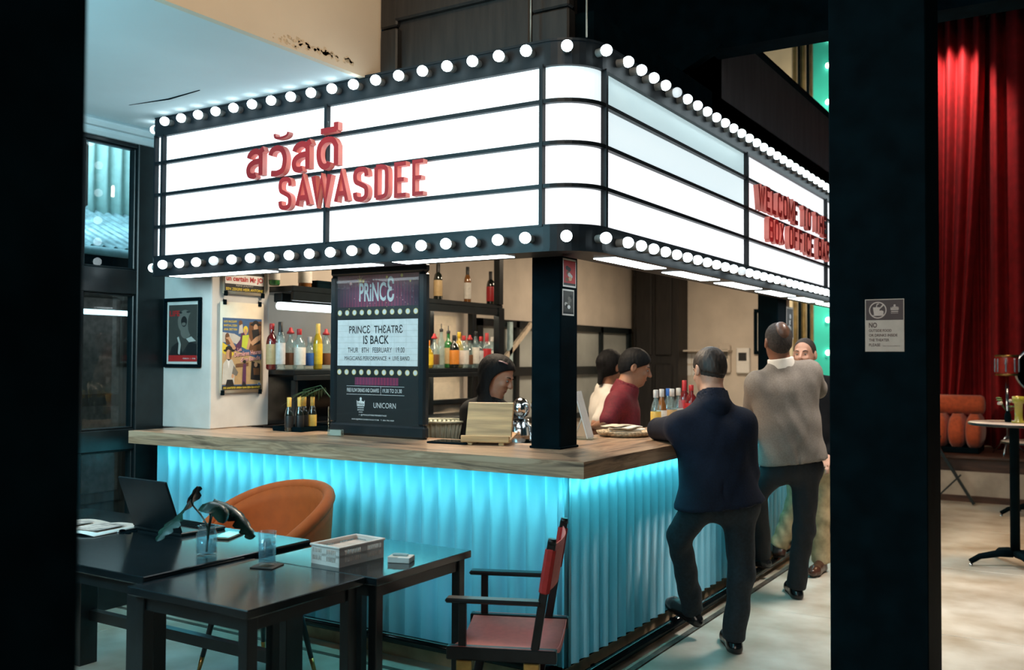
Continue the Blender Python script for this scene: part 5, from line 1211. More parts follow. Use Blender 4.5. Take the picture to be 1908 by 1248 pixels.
SKIN_L = mat('skin_light', (.52, .27, .18), .5, var=.06, scale=30); SKIN_T = mat('skin_tan', (.33, .155, .09), .5, var=.06, scale=30); SKIN_D = mat('skin_brown', (.20, .085, .05), .5, var=.06, scale=30); SKIN_F = mat('skin_fair', (.50, .27, .19), .5, var=.05, scale=30)
HAIRK = mat('hair_black', (.006, .006, .007), .7, var=.3, scale=60, stretch=(1, 1, .15), bump=.5, spec=.2); HAIRB = mat('hair_brown', (.028, .016, .011), .55, var=.4, scale=70, stretch=(1, 1, .2), bump=.4); HAIRG = mat('hair_cropped', (.03, .022, .018), .8, var=.3, scale=90, bump=.3)
EYEW = mat('eye_white', (.30, .27, .25), .3); EYEK = mat('eye_dark', (.01, .008, .007), .15); LIP = mat('lip', (.34, .10, .08), .45)
def hand(v, wr, d, up, s=1.0, curl=.5):
    """palm, four unequal curled fingers and a thumb leaving the palm's side"""
    wr = NV(wr); d = NV(d)/np.linalg.norm(NV(d)); up = NV(up); sd = np.cross(d, up); sd /= np.linalg.norm(sd); up = np.cross(sd, d)
    v.cone(wr, wr + d*.03*s, .024*s, .026*s, .015)
    for o in (-.024, -.008, .008, .024): v.cone(wr + d*.025*s + sd*o*.7*s, wr + d*.085*s + sd*o*s, .014*s, .011*s, .010)
    for i, (o, L) in enumerate(((-.027, .062), (-.009, .074), (.009, .070), (.026, .055))):
        p = wr + d*.088*s + sd*o*s; dd = d.copy()
        for j, f in enumerate((.45, .32, .23)):
            c_ = curl*(j + .6)*.8; dd = d*math.cos(c_) - up*math.sin(c_); q = p + dd*L*f*s; v.cone(p, q, (.0088 - .0008*j)*s, (.0082 - .0009*j)*s, .003); p = q
    p = wr + d*.03*s + sd*.028*s; q = p + (d*.6 + sd*.7 - up*.25)*.036*s; v.cone(p, q, .012*s, .0105*s, .006); v.cone(q, q + (d*.85 + sd*.2 - up*.35)*.032*s, .010*s, .0085*s, .003)
def person(name, label, J, skin, clothes, hair, h=.0105, female=False, face=True, hands=True, sc=1.0, root=None):
    J = {k: (NV(p) if not isinstance(p, (int, float)) else p) for k, p in J.items()}
    root = Vector(root if root is not None else ((J['anL'][0] + J['anR'][0])/2, (J['anL'][1] + J['anR'][1])/2, 0))
    t = thing(name, label, 'person', root); TM = Matrix.Translation(-root)
    def add(n, me, label=None, par=None): return part(n, me, par or t, TM if par is None else T(0, 0, 0), label)
    pts = [p for k, p in J.items() if isinstance(p, np.ndarray) and k not in ('hf', 'hu')]
    # ---- body
    lo, hi = box_of(pts, .20); v = Vol(lo, hi, h)
    hf = J['hf']/np.linalg.norm(J['hf']); hu = J['hu'] - hf*(J['hu'] @ hf); hu /= np.linalg.norm(hu); hr = np.cross(hf, hu); HC = J['head']
    HM = np.stack([hr, hf, hu], 1)
    g = lambda x, y, z: HC + HM @ (np.array([x, y, z])*sc)
    head = Vol(HC - .2, HC + .2, .006)
    for w_v in (v, head):
        w_v.ell(g(0, -.012, .035), np.array([.074, .094, .083])*sc, HM, .01); w_v.ell(g(0, .030, -.045), np.array([.056, .064, .074])*sc, HM, .035)
        w_v.ell(g(0, .062, -.095), np.array([.026, .024, .020])*sc, HM, .025); w_v.ell(g(0, -.03, -.01), np.array([.062, .07, .07])*sc, HM, .03)
        nb_ = J['neck']; w_v.cone(g(0, -.022, -.05), nb_, .052*sc, .060*sc, .03)
    if face:
        w_v = head
        w_v.cone(g(-.032, .078, .022), g(.032, .078, .022), .013*sc, .013*sc, .012)
        for s in (-1, 1):
            w_v.ell(g(.031*s, .101, .002), np.array([.014, .010, .010])*sc, HM, .012, True); w_v.ell(g(.034*s, .074, -.028), np.array([.016, .014, .014])*sc, HM, .02)
        w_v.cone(g(0, .088, .012), g(0, .113, -.026), .0085*sc, .0125*sc, .010)
        for s in (-1, 1): w_v.ell(g(.011*s, .104, -.030), np.array([.008, .009, .007])*sc, HM, .006)
        w_v.cone(g(-.016, .088, -.059), g(.016, .088, -.059), .006*sc, .006*sc, .006); w_v.cone(g(-.014, .086, -.069), g(.014, .086, -.069), .0065*sc, .0065*sc, .006)
        w_v.cone(g(-.022, .094, -.064), g(.022, .094, -.064), .0022*sc, .0022*sc, .003, True)
    for s in (-1, 1):
        for w_v in (head,):
            w_v.ell(g(.079*s, -.010, -.008), np.array([.010, .020, .033])*sc, HM, .006); w_v.ell(g(.088*s, -.004, -.002), np.array([.007, .010, .016])*sc, HM, .004, True)
    # fine head field replaces the coarse one by resampling the body grid inside its box
    shC = (J['shL'] + J['shR'])/2; wc_ = J['pelvis']
    v.cone(J['neck'], shC*.7 + wc_*.3, .058, .095, .05)
    v.cone(J['shL'], J['shR'], .046, .046, .04); v.cone(shC*.65 + wc_*.35, wc_, .100, .105, .05); v.cone(J['hipL'], J['hipR'], .082, .082, .04)
    for s in 'LR':
        v.cone(J['sh'+s], J['el'+s], .050, .038, .03); v.cone(J['el'+s], J['wr'+s], .039, .027, .02)
        v.cone(J['hip'+s], J['kn'+s], .072, .050, .04); v.cone(J['kn'+s], J['an'+s], .050, .034, .03); v.cone(J['an'+s] - [0, 0, .02], J['toe'+s], .036, .026, .03)
        if hands: hand(v, J['wr'+s], J.get('hd'+s, J['wr'+s] - J['el'+s]), J.get('hup'+s, np.array([0, 0, 1.])), 1.0)
    add('body', v.mesh('body', skin))
    hd = head
    hd.plane(J['neck'] + np.array([0, 0, -.0]), J['neck'] - HC); add('head', hd.mesh('head', skin))
    if face:
        for s in (-1, 1):
            e = MB().ico(g(.031*s, .0855, .001), tuple(np.array([.0110, .007, .0048])*sc), n=10, m=6, R=Matrix(HM.tolist())).mesh('eye', EYEW); eo = add('eye', e)
            add('iris', MB().ico(g(.031*s, .0905, .000), tuple(np.array([.0058, .0032, .0050])*sc), n=8, m=5, R=Matrix(HM.tolist())).mesh('iris', EYEK), None, eo)
            add('eyebrow', MB().tube([g(.014*s, .0925, .021), g(.032*s, .092, .027), g(.048*s, .078, .022)], [.003, .0036, .002], 6).mesh('eyebrow', HAIRK))
        add('lips', MB().tube([g(-.021, .086, -.064), g(-.01, .0935, -.062), g(0, .095, -.063), g(.01, .0935, -.062), g(.021, .086, -.064)], [.002, .0042, .0046, .0042, .002], 8).mesh('lips', LIP))
    hair(add, g, HM, sc, J)
    clothes(add, J, g, HM, h)
    return t
def skull_hair(add, g, HM, sc, mat_, thick=.010, cuts=(), k=.004, name='hair', extra=None, amp=.0012, f=160):
    c = g(0, 0, 0); v = Vol(c - .24*sc, c + .24*sc, .0065)
    v.ell(g(0, -.012, .035), (np.array([.074, .094, .083]) + thick)*sc, HM, .01); v.ell(g(0, -.032, -.012), (np.array([.064, .072, .072]) + thick*.7)*sc, HM, .03)
    if extra: extra(v)
    v.folds(.0007, 300, 1)
    for p, n in cuts: v.plane(g(*p), HM @ np.array(n, float))
    for s in (-1, 1): v.ell(g(.086*s, -.006, -.014), np.array([.016, .024, .034])*sc, HM, .004, True)
    add(name, v.mesh(name, mat_))
def shoe(add, an, toe, mat_, sole=True, z=None):
    an = NV(an); toe = NV(toe); d = toe - an; d[2] = 0; L = np.linalg.norm(d); d /= L; z0 = min(toe[2], an[2]) - .03 if z is None else z
    pit = toe - np.array([an[0], an[1], an[2] - .055]); lo, hi = box_of([an, toe], .16); v = Vol(lo, hi, .0075)
    heel = an - d*.035 + np.array([0, 0, -.062]); ball = toe - d*.055 + np.array([0, 0, -.004]); tip = toe
    v.cone(heel, ball, .034, .042, .02); v.cone(ball, tip, .042, .028, .02); v.cone(an + [0, 0, .015], heel + d*.03, .038, .038, .03); v.cone(an + d*.02 - [0, 0, .02], ball + [0, 0, .01], .034, .026, .03)
    nrm = np.cross(np.cross(d, [0, 0, 1.]), toe - heel); nrm /= np.linalg.norm(nrm); 
    if nrm[2] < 0: nrm = -nrm
    v.plane(heel - nrm*.022, -nrm); so = add('shoe', v.mesh('shoe', mat_))
    w = Vol(lo, hi, .0075); w.cone(heel, ball, .037, .045, .01); w.cone(ball, tip, .045, .031, .01); w.plane(heel - nrm*.022, nrm); w.plane(heel - nrm*.036, -nrm)
    add('sole', w.mesh('sole', mat('shoe_sole', (.03, .02, .016), .6)), None, so)
def trousers(add, J, mat_, h, r=(.092, .070, .062), amp=.0035, f=38, drop=.0):
    pts = [J[k] for k in ('hipL', 'hipR', 'knL', 'knR', 'anL', 'anR', 'pelvis')]; lo, hi = box_of(pts, .17); v = Vol(lo, hi, h)
    v.cone(J['hipL'], J['hipR'], r[0] + .012, r[0] + .012, .05); v.cone(J['pelvis'], J['pelvis'] + [0, 0, .08], .125, .12, .05)
    for s in 'LR':
        v.cone(J['hip'+s], J['kn'+s], r[0], r[1], .05); v.cone(J['kn'+s], J['an'+s] + (J['an'+s] - J['kn'+s])*.03, r[1] - .003, r[2], .03)
    v.folds(amp, f, 2)
    for s in 'LR':
        d = J['an'+s] - J['kn'+s]; d /= np.linalg.norm(d)
        p = J['an'+s] + d*.02; X, Y, Z = v.ax[0][:, None, None], v.ax[1][None, :, None], v.ax[2][None, None, :]
        far = (X - p[0])**2 + (Y - p[1])**2 + (Z - p[2])**2 < .16**2
        v.F = np.where(far, np.maximum(v.F, (X - p[0])*d[0] + (Y - p[1])*d[1] + (Z - p[2])*d[2]), v.F)
    return add('trousers', v.mesh('trousers', mat_))
def coat(add, J, mat_, h, name='jacket', hem=None, chest=.135, waist=.125, hemr=.15, arm=(.072, .060, .046), sleeve=1.0, pad=.070, amp=.003, f=30, vent=None, collar=True, neck_cut=.02, seed=0):
    pel = J['pelvis']; shC = (J['shL'] + J['shR'])/2; hem = pel if hem is None else NV(hem)
    ax = hem - shC; ax /= np.linalg.norm(ax); lat = J['shR'] - J['shL']; W_ = np.linalg.norm(lat); lat /= W_
    pts = [J[k] for k in ('shL', 'shR', 'elL', 'elR', 'wrL', 'wrR', 'neck')] + [hem]; lo, hi = box_of(pts, .22); v = Vol(lo, hi, h)
    v.cone(J['shL'], J['shR'], pad, pad, .05); v.cone(J['neck'] - [0, 0, .02], shC, .075, .10, .05)
    for q in 'LR': v.cone(J['neck'] - [0, 0, .03], J['sh'+q]*.85 + J['neck']*.15, .062, .060, .05)
    wa = shC + (hem - shC)*.58; o = W_/2
    for s in (-1, 1):
        v.cone(shC + lat*s*(o - .055) + ax*.07, wa + lat*s*(o*.45), chest*.80, waist*.80, .06)
        v.cone(wa + lat*s*(o*.45), hem + lat*s*(o*.58), waist*.80, hemr*.80, .06)
    v.cone(shC + ax*.1, wa, chest, waist, .06); v.cone(wa, hem, waist, hemr*.92, .06)
    cutp = [(hem, ax)]
    v.folds(amp, f, seed)
    X, Y, Z = v.ax[0][:, None, None], v.ax[1][None, :, None], v.ax[2][None, None, :]
    v.plane(hem, ax)
    if vent is not None:
        b = NV(vent); u = hem - ax*.22
        v.cone(u + b, hem + b + ax*.05, .001, .010, 0.004, True)
    for s in 'LR':
        e = J['el'+s] + (J['wr'+s] - J['el'+s])*max(0, sleeve - .5)*1.8 if sleeve > .5 else J['sh'+s] + (J['el'+s] - J['sh'+s])*sleeve*2
        w = Vol(lo, hi, h) if False else v
        if sleeve > .5:
            v.cone(J['sh'+s], J['el'+s], arm[0], arm[1], .035); v.cone(J['el'+s], e, arm[1], arm[2], .02)
        else: v.cone(J['sh'+s], e, arm[0], arm[1], .035)
    v.folds(amp*.35, f*2.2, seed + 1)
    o_ = add(name, v.mesh(name, mat_))
    if collar:
        c = Vol(J['neck'] - .16, J['neck'] + .16, .0075); up = NV(g_up(J)); c.cone(J['neck'] - up*.05, J['neck'] + up*.05, .092, .080, .01); c.cone(J['neck'] - up*.03, J['neck'] + up*.10, .078, .070, .004, True); c.plane(J['neck'] + up*.030, up); add('collar', c.mesh('collar', mat_))
    return o_
def g_up(J): 
    u = J['head'] - J['neck']; return u/np.linalg.norm(u)

NAVY = mat('navy_wool', (.0055, .0105, .026), .8, var=.15, scale=120, bump=.08, spec=.25); NAVYT = mat('dark_slacks', (.004, .007, .011), .85, var=.2, scale=60); JEAN = mat('dark_jeans', (.006, .014, .022), .8, var=.25, scale=60)
GREY = mat('grey_blazer_wool', (.19, .165, .142), .85, var=.10, scale=130, bump=.1); SHOEK = mat('black_leather', (.010, .010, .011), .22, var=.2, spec=.5); SHOEB = mat('brown_leather', (.06, .022, .014), .25, var=.2)
SHIRTW = mat('white_shirt', (.70, .66, .60), .8, var=.04); POLO = mat('maroon_polo', (.14, .004, .013), .8, var=.12, scale=60, bump=.1); BLKC = mat('black_cotton', (.007, .009, .011), .85, var=.2); KHAKI = mat('khaki_cotton', (.42, .33, .19), .85, var=.10, scale=30); BLAZK = mat('black_blazer', (.005, .006, .008), .85, var=.2, spec=.15)
def Pn(px, py, d): return NV(P(px, py, d))

# ---- man in the navy suit, leaning on the side bar
F0 = NV((CF.x, CF.y, 0)); F0 /= np.linalg.norm(F0); LT = NV((-CR.x, -CR.y, 0)); LT /= np.linalg.norm(LT); UPV = np.array([0, 0, 1.])
D = 5.0
J = dict(head=Pn(1321, 690, D+.10), hf=F0*.9 + LT*.35 - UPV*.28, hu=UPV + F0*.25, neck=Pn(1328, 742, D+.02),
 shL=Pn(1268, 796, D-.02), shR=Pn(1382, 790, D), elL=Pn(1228, 806, D+.32), elR=Pn(1392, 880, D+.02), wrL=Pn(1292, 800, D+.45), wrR=Pn(1372, 838, D+.27),
 pelvis=Pn(1341, 925, D), hipL=Pn(1307, 935, D), hipR=Pn(1377, 935, D), knL=Pn(1266, 1000, D+.12), anL=Pn(1290, 1104, D+.30), toeL=Pn(1243, 1124, D+.44),
 knR=Pn(1381, 1065, D+.0), anR=Pn(1368, 1182, D+.06), toeR=Pn(1352, 1188, D+.27))
J['toeR'][2] = .036; J['anR'][2] = .085; J['toeL'][2] = .16; J['anL'][2] = .165
J['elL'][2] = 1.16; J['wrL'][2] = 1.155
def cl1(add, J, g, HM, h):
    coat(add, J, NAVY, h, hem=Pn(1341, 940, D), chest=.136, waist=.128, hemr=.185, arm=(.076, .062, .05), amp=.0032, f=24, vent=-F0*.15)
    trousers(add, J, JEAN, h, (.090, .070, .062), .0045, 34); shoe(add, J['anL'], J['toeL'], SHOEK); shoe(add, J['anR'], J['toeR'], SHOEK)
    c = Vol(J['neck'] - .12, J['neck'] + .12, .007); u = g_up(J); c.cone(J['neck'] - u*.01, J['neck'] + u*.034, .066, .062, .01); c.plane(J['neck'] + u*.03, u); add('shirt_collar', c.mesh('shirt_collar', SHIRTW))
def h1(add, g, HM, sc, J):
    skull_hair(add, g, HM, sc, HAIRG, .004, [((0, .055, .05), (0, 1, -.45)), ((0, -.02, -.045), (0, .7, -1))], name='cropped_side_hair')
    skull_hair(add, g, HM, sc, HAIRB, .009, [((0, .055, .05), (0, 1, -.45)), ((0, -.02, -.012), (0, .5, -1))])
person('person', 'person in a navy suit leaning on the side bar with one foot on the rail', J, SKIN_L, cl1, h1)

# ---- bald man in the grey blazer
D = 6.12
J = dict(head=Pn(1449, 637, D), hf=F0 + LT*.1 + UPV*.05, hu=UPV, neck=Pn(1456, 680, D), shL=Pn(1410, 716, D), shR=Pn(1508, 694, D), elL=Pn(1400, 800, D+.22), elR=Pn(1522, 724, D+.10), wrL=Pn(1432, 812, D+.42), wrR=Pn(1494, 690, D+.28),
 pelvis=Pn(1474, 858, D), hipL=Pn(1450, 872, D), hipR=Pn(1502, 872, D), knL=Pn(1410, 918, D+.22), anL=Pn(1420, 1016, D+.62), toeL=Pn(1402, 1046, D+.66), knR=Pn(1498, 985, D+.04), anR=Pn(1484, 1092, D+.08), toeR=Pn(1470, 1094, D+.30))
J['toeR'][2] = .036; J['anR'][2] = .085; J['anL'][2] = .175; J['toeL'][2] = .125; J['elL'][2] = 1.175; J['wrL'][2] = 1.155
def cl2(add, J, g, HM, h):
    coat(add, J, GREY, h, hem=Pn(1476, 860, D), chest=.140, waist=.142, hemr=.160, arm=(.072, .064, .05), amp=.0042, f=26, vent=-F0*.15, seed=3)
    trousers(add, J, NAVYT, h, (.088, .070, .062), .0035, 30); shoe(add, J['anL'], J['toeL'], SHOEK); shoe(add, J['anR'], J['toeR'], SHOEK)
    c = Vol(J['neck'] - .12, J['neck'] + .12, .007); u = g_up(J); c.cone(J['neck'] - u*.01, J['neck'] + u*.07, .088, .078, .01); c.plane(J['neck'] + u*.046, u); add('shirt_collar', c.mesh('shirt_collar', SHIRTW))
def h2(add, g, HM, sc, J):
    def ex(v): v.ell(g(0, .02, .12), np.array([.058, .10, .055])*sc, HM, .004, True)
    skull_hair(add, g, HM, sc, HAIRG, .005, [((0, .05, .0), (0, 1, 0)), ((0, -.02, -.035), (0, .7, -1))])
    ex2 = Vol(g(0, 0, 0) - .2, g(0, 0, 0) + .2, .007); ex2.ell(g(0, -.050, .052), np.array([.050, .068, .0755])*sc, HM, .01); add('bald_crown', ex2.mesh('bald_crown', mat('scalp_brown', (.12, .06, .038), .35, var=.15, scale=40)))
person('person', 'person in a grey blazer with a bald crown, elbow raised, standing at the side bar', J, SKIN_D, cl2, h2, sc=1.03)

# ---- man facing us behind the blazer
D = 6.95
J = dict(head=Pn(1499, 660, D), hf=-F0*.85 + LT*.55, hu=UPV, neck=Pn(1507, 700, D+.05), shL=Pn(1555, 722, D), shR=Pn(1470, 722, D+.1), elL=Pn(1566, 800, D), elR=Pn(1462, 795, D-.05), wrL=Pn(1545, 850, D-.15), wrR=Pn(1445, 812, D-.05),
 pelvis=Pn(1510, 862, D), hipL=Pn(1530, 872, D), hipR=Pn(1488, 872, D), knL=Pn(1528, 962, D), anL=Pn(1530, 1046, D+.02), toeL=Pn(1514, 1050, D-.18), knR=Pn(1484, 940, D+.05), anR=Pn(1452, 1008, D+.10), toeR=Pn(1445, 1020, D+.16))
J['toeL'][2] = .036; J['anL'][2] = .09; J['toeR'][2] = .11; J['anR'][2] = .19; J['elR'][2] = 1.2; J['wrR'][2] = 1.155
def cl3(add, J, g, HM, h):
    coat(add, J, BLAZK, h, hem=Pn(1510, 868, D), chest=.135, waist=.13, hemr=.15, amp=.003, seed=5); trousers(add, J, KHAKI, h, (.094, .074, .066), .005, 36); shoe(add, J['anL'], J['toeL'], SHOEB); shoe(add, J['anR'], J['toeR'], SHOEB)
    c = Vol(J['neck'] - .12, J['neck'] + .12, .007); u = g_up(J); c.cone(J['neck'] - u*.01, J['neck'] + u*.03, .068, .064, .01); add('shirt_collar', c.mesh('shirt_collar', SHIRTW))
person('person', 'person in a black jacket and khaki trousers facing us behind the grey blazer', J, SKIN_F, cl3, lambda add, g, HM, sc, J: skull_hair(add, g, HM, sc, HAIRG, .003, [((0, .048, .055), (0, 1, -.45)), ((0, 0, -.01), (0, .7, -1))]))

# ---- bartender in the maroon polo
D = 6.45; RT = -LT
J = dict(head=Pn(1184, 684, D), hf=RT*.93 - F0*.12 - UPV*.30, hu=UPV + RT*.2, neck=Pn(1167, 721, D), shL=Pn(1165, 744, D+.18), shR=Pn(1150, 750, D-.16), elL=Pn(1170, 815, D+.22), elR=Pn(1131, 788, D-.24), wrL=Pn(1190, 850, D+.1), wrR=Pn(1115, 792, D-.08),
 pelvis=Pn(1160, 890, D), hipL=Pn(1162, 905, D+.09), hipR=Pn(1158, 905, D-.09), knL=Pn(1170, 1000, D+.09), knR=Pn(1165, 1000, D-.09), anL=Pn(1165, 1090, D+.09), anR=Pn(1160, 1090, D-.09), toeL=Pn(1190, 1090, D+.09), toeR=Pn(1190, 1090, D-.09))
for s in 'LR': J['an'+s][2] = .085; J['toe'+s][2] = .036
def cl4(add, J, g, HM, h):
    coat(add, J, POLO, h, name='polo_shirt', hem=Pn(1160, 905, D), chest=.125, waist=.13, hemr=.14, arm=(.070, .062, .05), sleeve=.42, pad=.066, amp=.003, seed=7); trousers(add, J, BLKC, h); shoe(add, J['anL'], J['toeL'], SHOEK); shoe(add, J['anR'], J['toeR'], SHOEK)
person('person', 'person in a maroon polo shirt looking down behind the side bar', J, SKIN_T, cl4, lambda add, g, HM, sc, J: skull_hair(add, g, HM, sc, HAIRK, .014, [((0, .078, .05), (0, 1, -.6)), ((0, -.02, -.028), (0, .75, -1))]))

# ---- staff member in the white tee behind
D = 7.1
J = dict(head=Pn(1138, 683, D), hf=RT*.75 + F0*.6 - UPV*.1, hu=UPV, neck=Pn(1130, 722, D), shL=Pn(1118, 745, D+.12), shR=Pn(1138, 748, D-.14), elL=Pn(1112, 800, D+.15), elR=Pn(1112, 790, D-.2), wrL=Pn(1130, 845, D+.15), wrR=Pn(1108, 830, D-.1),
 pelvis=Pn(1130, 870, D), hipL=Pn(1128, 880, D+.08), hipR=Pn(1132, 880, D-.08), knL=Pn(1130, 970, D+.08), knR=Pn(1132, 970, D-.08), anL=Pn(1130, 1050, D+.08), anR=Pn(1132, 1050, D-.08), toeL=Pn(1148, 1050, D+.1), toeR=Pn(1150, 1050, D-.06))
for s in 'LR': J['an'+s][2] = .085; J['toe'+s][2] = .036
def cl5(add, J, g, HM, h):
    coat(add, J, SHIRTW, h, name='tee_shirt', hem=Pn(1130, 880, D), chest=.115, waist=.115, hemr=.13, arm=(.064, .056, .05), sleeve=.40, pad=.058, amp=.003, collar=False, seed=9); trousers(add, J, BLKC, h); shoe(add, J['anL'], J['toeL'], SHOEK); shoe(add, J['anR'], J['toeR'], SHOEK)
def h5(add, g, HM, sc, J):
    def ex(v): v.ell(g(0, -.09, .03), np.array([.045, .05, .05]), HM, .02); v.cone(g(0, -.085, .0), g(0, -.10, -.13), .035, .018, .02)
    skull_hair(add, g, HM, sc, HAIRK, .015, [((0, .068, .04), (0, 1, -.45))], extra=ex)
person('person', 'person in a white tee with black tied hair, turned away behind the maroon polo', J, SKIN_T, cl5, h5, face=True)

# ---- woman in black behind the front bar
D = 5.72
J = dict(head=Pn(928, 700, D), hf=RT*.78 - F0*.35 - UPV*.42, hu=UPV + RT*.3, neck=Pn(913, 748, D), shL=Pn(938, 772, D+.06), shR=Pn(877, 768, D-.02), elL=Pn(955, 850, D+.02), elR=Pn(866, 848, D-.02), wrL=Pn(958, 862, D-.2), wrR=Pn(905, 868, D-.24),
 pelvis=Pn(912, 915, D+.05), hipL=Pn(928, 930, D+.08), hipR=Pn(896, 930, D+.04), knL=Pn(926, 1040, D+.08), knR=Pn(898, 1040, D+.04), anL=Pn(926, 1140, D+.08), anR=Pn(898, 1140, D+.04), toeL=Pn(940, 1140, D-.08), toeR=Pn(912, 1140, D-.1))
for s in 'LR': J['an'+s][2] = .085; J['toe'+s][2] = .036
def cl6(add, J, g, HM, h):
    coat(add, J, BLKC, h, name='black_top', hem=Pn(912, 935, D+.05), chest=.11, waist=.10, hemr=.125, arm=(.060, .052, .042), pad=.054, amp=.0025, seed=11); trousers(add, J, BLKC, h, (.085, .065, .055)); shoe(add, J['anL'], J['toeL'], SHOEK); shoe(add, J['anR'], J['toeR'], SHOEK)
def h6(add, g, HM, sc, J):
    def ex(v):
        v.cone(g(0, -.06, .02), J['neck'] - F0*.06 + np.array([0, 0, -.02]), .075, .062, .04); v.cone(J['neck'] - F0*.06, J['shR'] + np.array([0, 0, -.06]) - F0*.06, .055, .03, .03)
        for s in (-1, 1): v.cone(g(.062*s, -.035, .02), g(.062*s, -.04, -.13), .026, .024, .02)
    c = g(0, 0, 0); v = Vol(c - .34, c + .26, .0065); th = .012
    v.ell(g(0, -.012, .035), np.array([.074, .094, .083]) + th, HM, .01); v.ell(g(0, -.032, -.012), np.array([.064, .072, .072]) + th, HM, .03); ex(v); v.folds(.0008, 210, 1)
    fc = Vol(c - .01, c + .01, .01)
    v.ell(g(0, .105, -.045), np.array([.14, .112, .118]), HM, .006, True)
    add('hair', v.mesh('hair', HAIRK))
    hb = add('hair_clip', MB().tube([g(.055, .045, .098), g(.07, .02, .098), g(.078, -.01, .09)], .004, 6).mesh('hair_clip', mat('clip_pink', (.55, .3, .3), .4)))
person('person', 'person in black with long black hair bending over the wooden tablet stand', J, mat('skin_warm', (.42, .20, .125), .5, var=.05, scale=30), cl6, h6, sc=.96)
# ------------------------------------------------------------------ theatre seen past the near pillar
STG = mat('stage_timber', (.07, .03, .018), .5, var=.3, scale=4, stretch=(1, 6, 6)); STGW = mat('stage_fascia_white', (.42, .37, .31), .8, var=.12, scale=5)
YF = on(1830, 937, 'z', 0).y
zq = lambda py: on(1830, py, 'y', YF).z
stg = MB().box((-.6, YF + .03, 0), (4.5, 13, zq(852))).build('wall_stage', STG, kind='structure')
part('fascia', MB().box((-.6, YF, zq(925)), (4.5, YF + .03, zq(880))).mesh('fascia', STGW), stg); part('baseboard', MB().box((-.6, YF - .015, 0), (4.5, YF + .03, zq(925))).mesh('baseboard', STG), stg); part('nosing', MB().box((-.6, YF - .04, zq(856)), (4.5, YF + .05, zq(850)), bevel=.006).mesh('nosing', STG), stg)
ZS = zq(852)
MB().box((-.6, 13, 0), (4.5, 13.2, 8)).build('wall_stage_back', BLKM, kind='structure')
VEL = mat('red_velvet', (.34, .006, .010), .85, var=.12, scale=10)
YC = YF + 1.25
ztop = on(1830, 28, 'y', YC).z
def curtain(name, x0, x1, n, y, pull, label, ph, am=.15):
    t = thing('stage_curtain', label, 'curtain', Vector(((x0 + x1)/2, y, ZS)))
    rr = random.Random(ph); w = [rr.uniform(.7, 1.4) for _ in range(n)]; c = np.cumsum([0] + w); c = c/c[-1]
    def fn(u, v):
        a = np.interp(u, c, np.arange(n + 1)); s = abs(math.sin(math.pi*a))**1.3
        x = x0 + (x1 - x0)*u + pull*(1 - v)**1.6*(u if pull < 0 else 1 - u)
        return (x - (x0 + x1)/2, -am*s*(1 + .35*(1 - v)), .01 + (ztop - ZS)*v)
    part('drape', MB().grid(fn, n*14 + 1, 14, thick=.006).mesh('drape', VEL), t)
    part('pelmet_track', MB().box((x0 - (x0+x1)/2, -.02, ztop - ZS - .02), (x1 - (x0+x1)/2, .05, ztop - ZS + .05)).mesh('pelmet_track', BLK), t)
xc0, xc1, xc2 = on(1735, 200, 'y', YC).x, on(1838, 200, 'y', YC).x, on(1990, 200, 'y', YC).x
curtain('c', xc0, xc1, 4, YC, -.34, 'red velvet stage curtain swept aside, beside the near pillar', 4)
curtain('c', xc0, xc2, 12, YC + .28, 0, 'dark folds of the stage curtain hanging behind the swept one', 12, .06)
curtain('c', xc1 + .02, xc2, 4, YC + .1, 0, 'straight red velvet stage curtain behind the drum', 8, .17)
MB().box((-.6, YC - .35, ztop - .02), (4.5, YC - .2, 8)).build('wall_proscenium', BLKM, kind='structure')
# orange lounge seat on the stage
YS = YF + .35
xl, xr = on(1700, 800, 'y', YS).x, on(1829, 800, 'y', YS).x; zz = lambda py: on(1800, py, 'y', YS).z
ORS = mat('orange_upholstery', (.52, .085, .022), .8, var=.12, scale=25, sheen=.3)
sf = thing('lounge_seat', 'orange upholstered lounge seat with bolster on the stage edge', 'sofa', Vector(((xl + xr)/2, YS + .3, ZS)))
hw2 = (xr - xl)/2
part('base', MB().box((-hw2 + .03, -.28, 0), (hw2 - .03, .30, zz(838) - ZS + .02), bevel=.01).mesh('base', BLK), sf)
for k in range(4):
    x = -hw2 + k*hw2/2; part('cushion_tuft', MB().grid(lambda u, v: (x + hw2/4 + hw2/4*1.02*math.copysign(abs(math.cos(2*math.pi*u))**.45, math.cos(2*math.pi*u))*(math.sin(math.pi*min(max(v, .02), .98))**.25), .0 + .31*math.copysign(abs(math.sin(2*math.pi*u))**.45, math.sin(2*math.pi*u))*(math.sin(math.pi*min(max(v, .02), .98))**.25), (zz(838) - ZS) + (zz(772) - zz(838))*v), 33, 9).mesh('cushion_tuft', ORS), sf)
zb2 = zz(757) - ZS; rb2 = (zz(738) - zz(776))/2
part('bolster', MB().tube([(-hw2, .12, zb2), (-hw2 + .03, .12, zb2), (hw2 - .05, .12, zb2), (hw2 - .015, .12, zb2), (hw2, .12, zb2)], [rb2*.9, rb2, rb2, rb2*.85, rb2*.45], 16).mesh('bolster', ORS), sf)
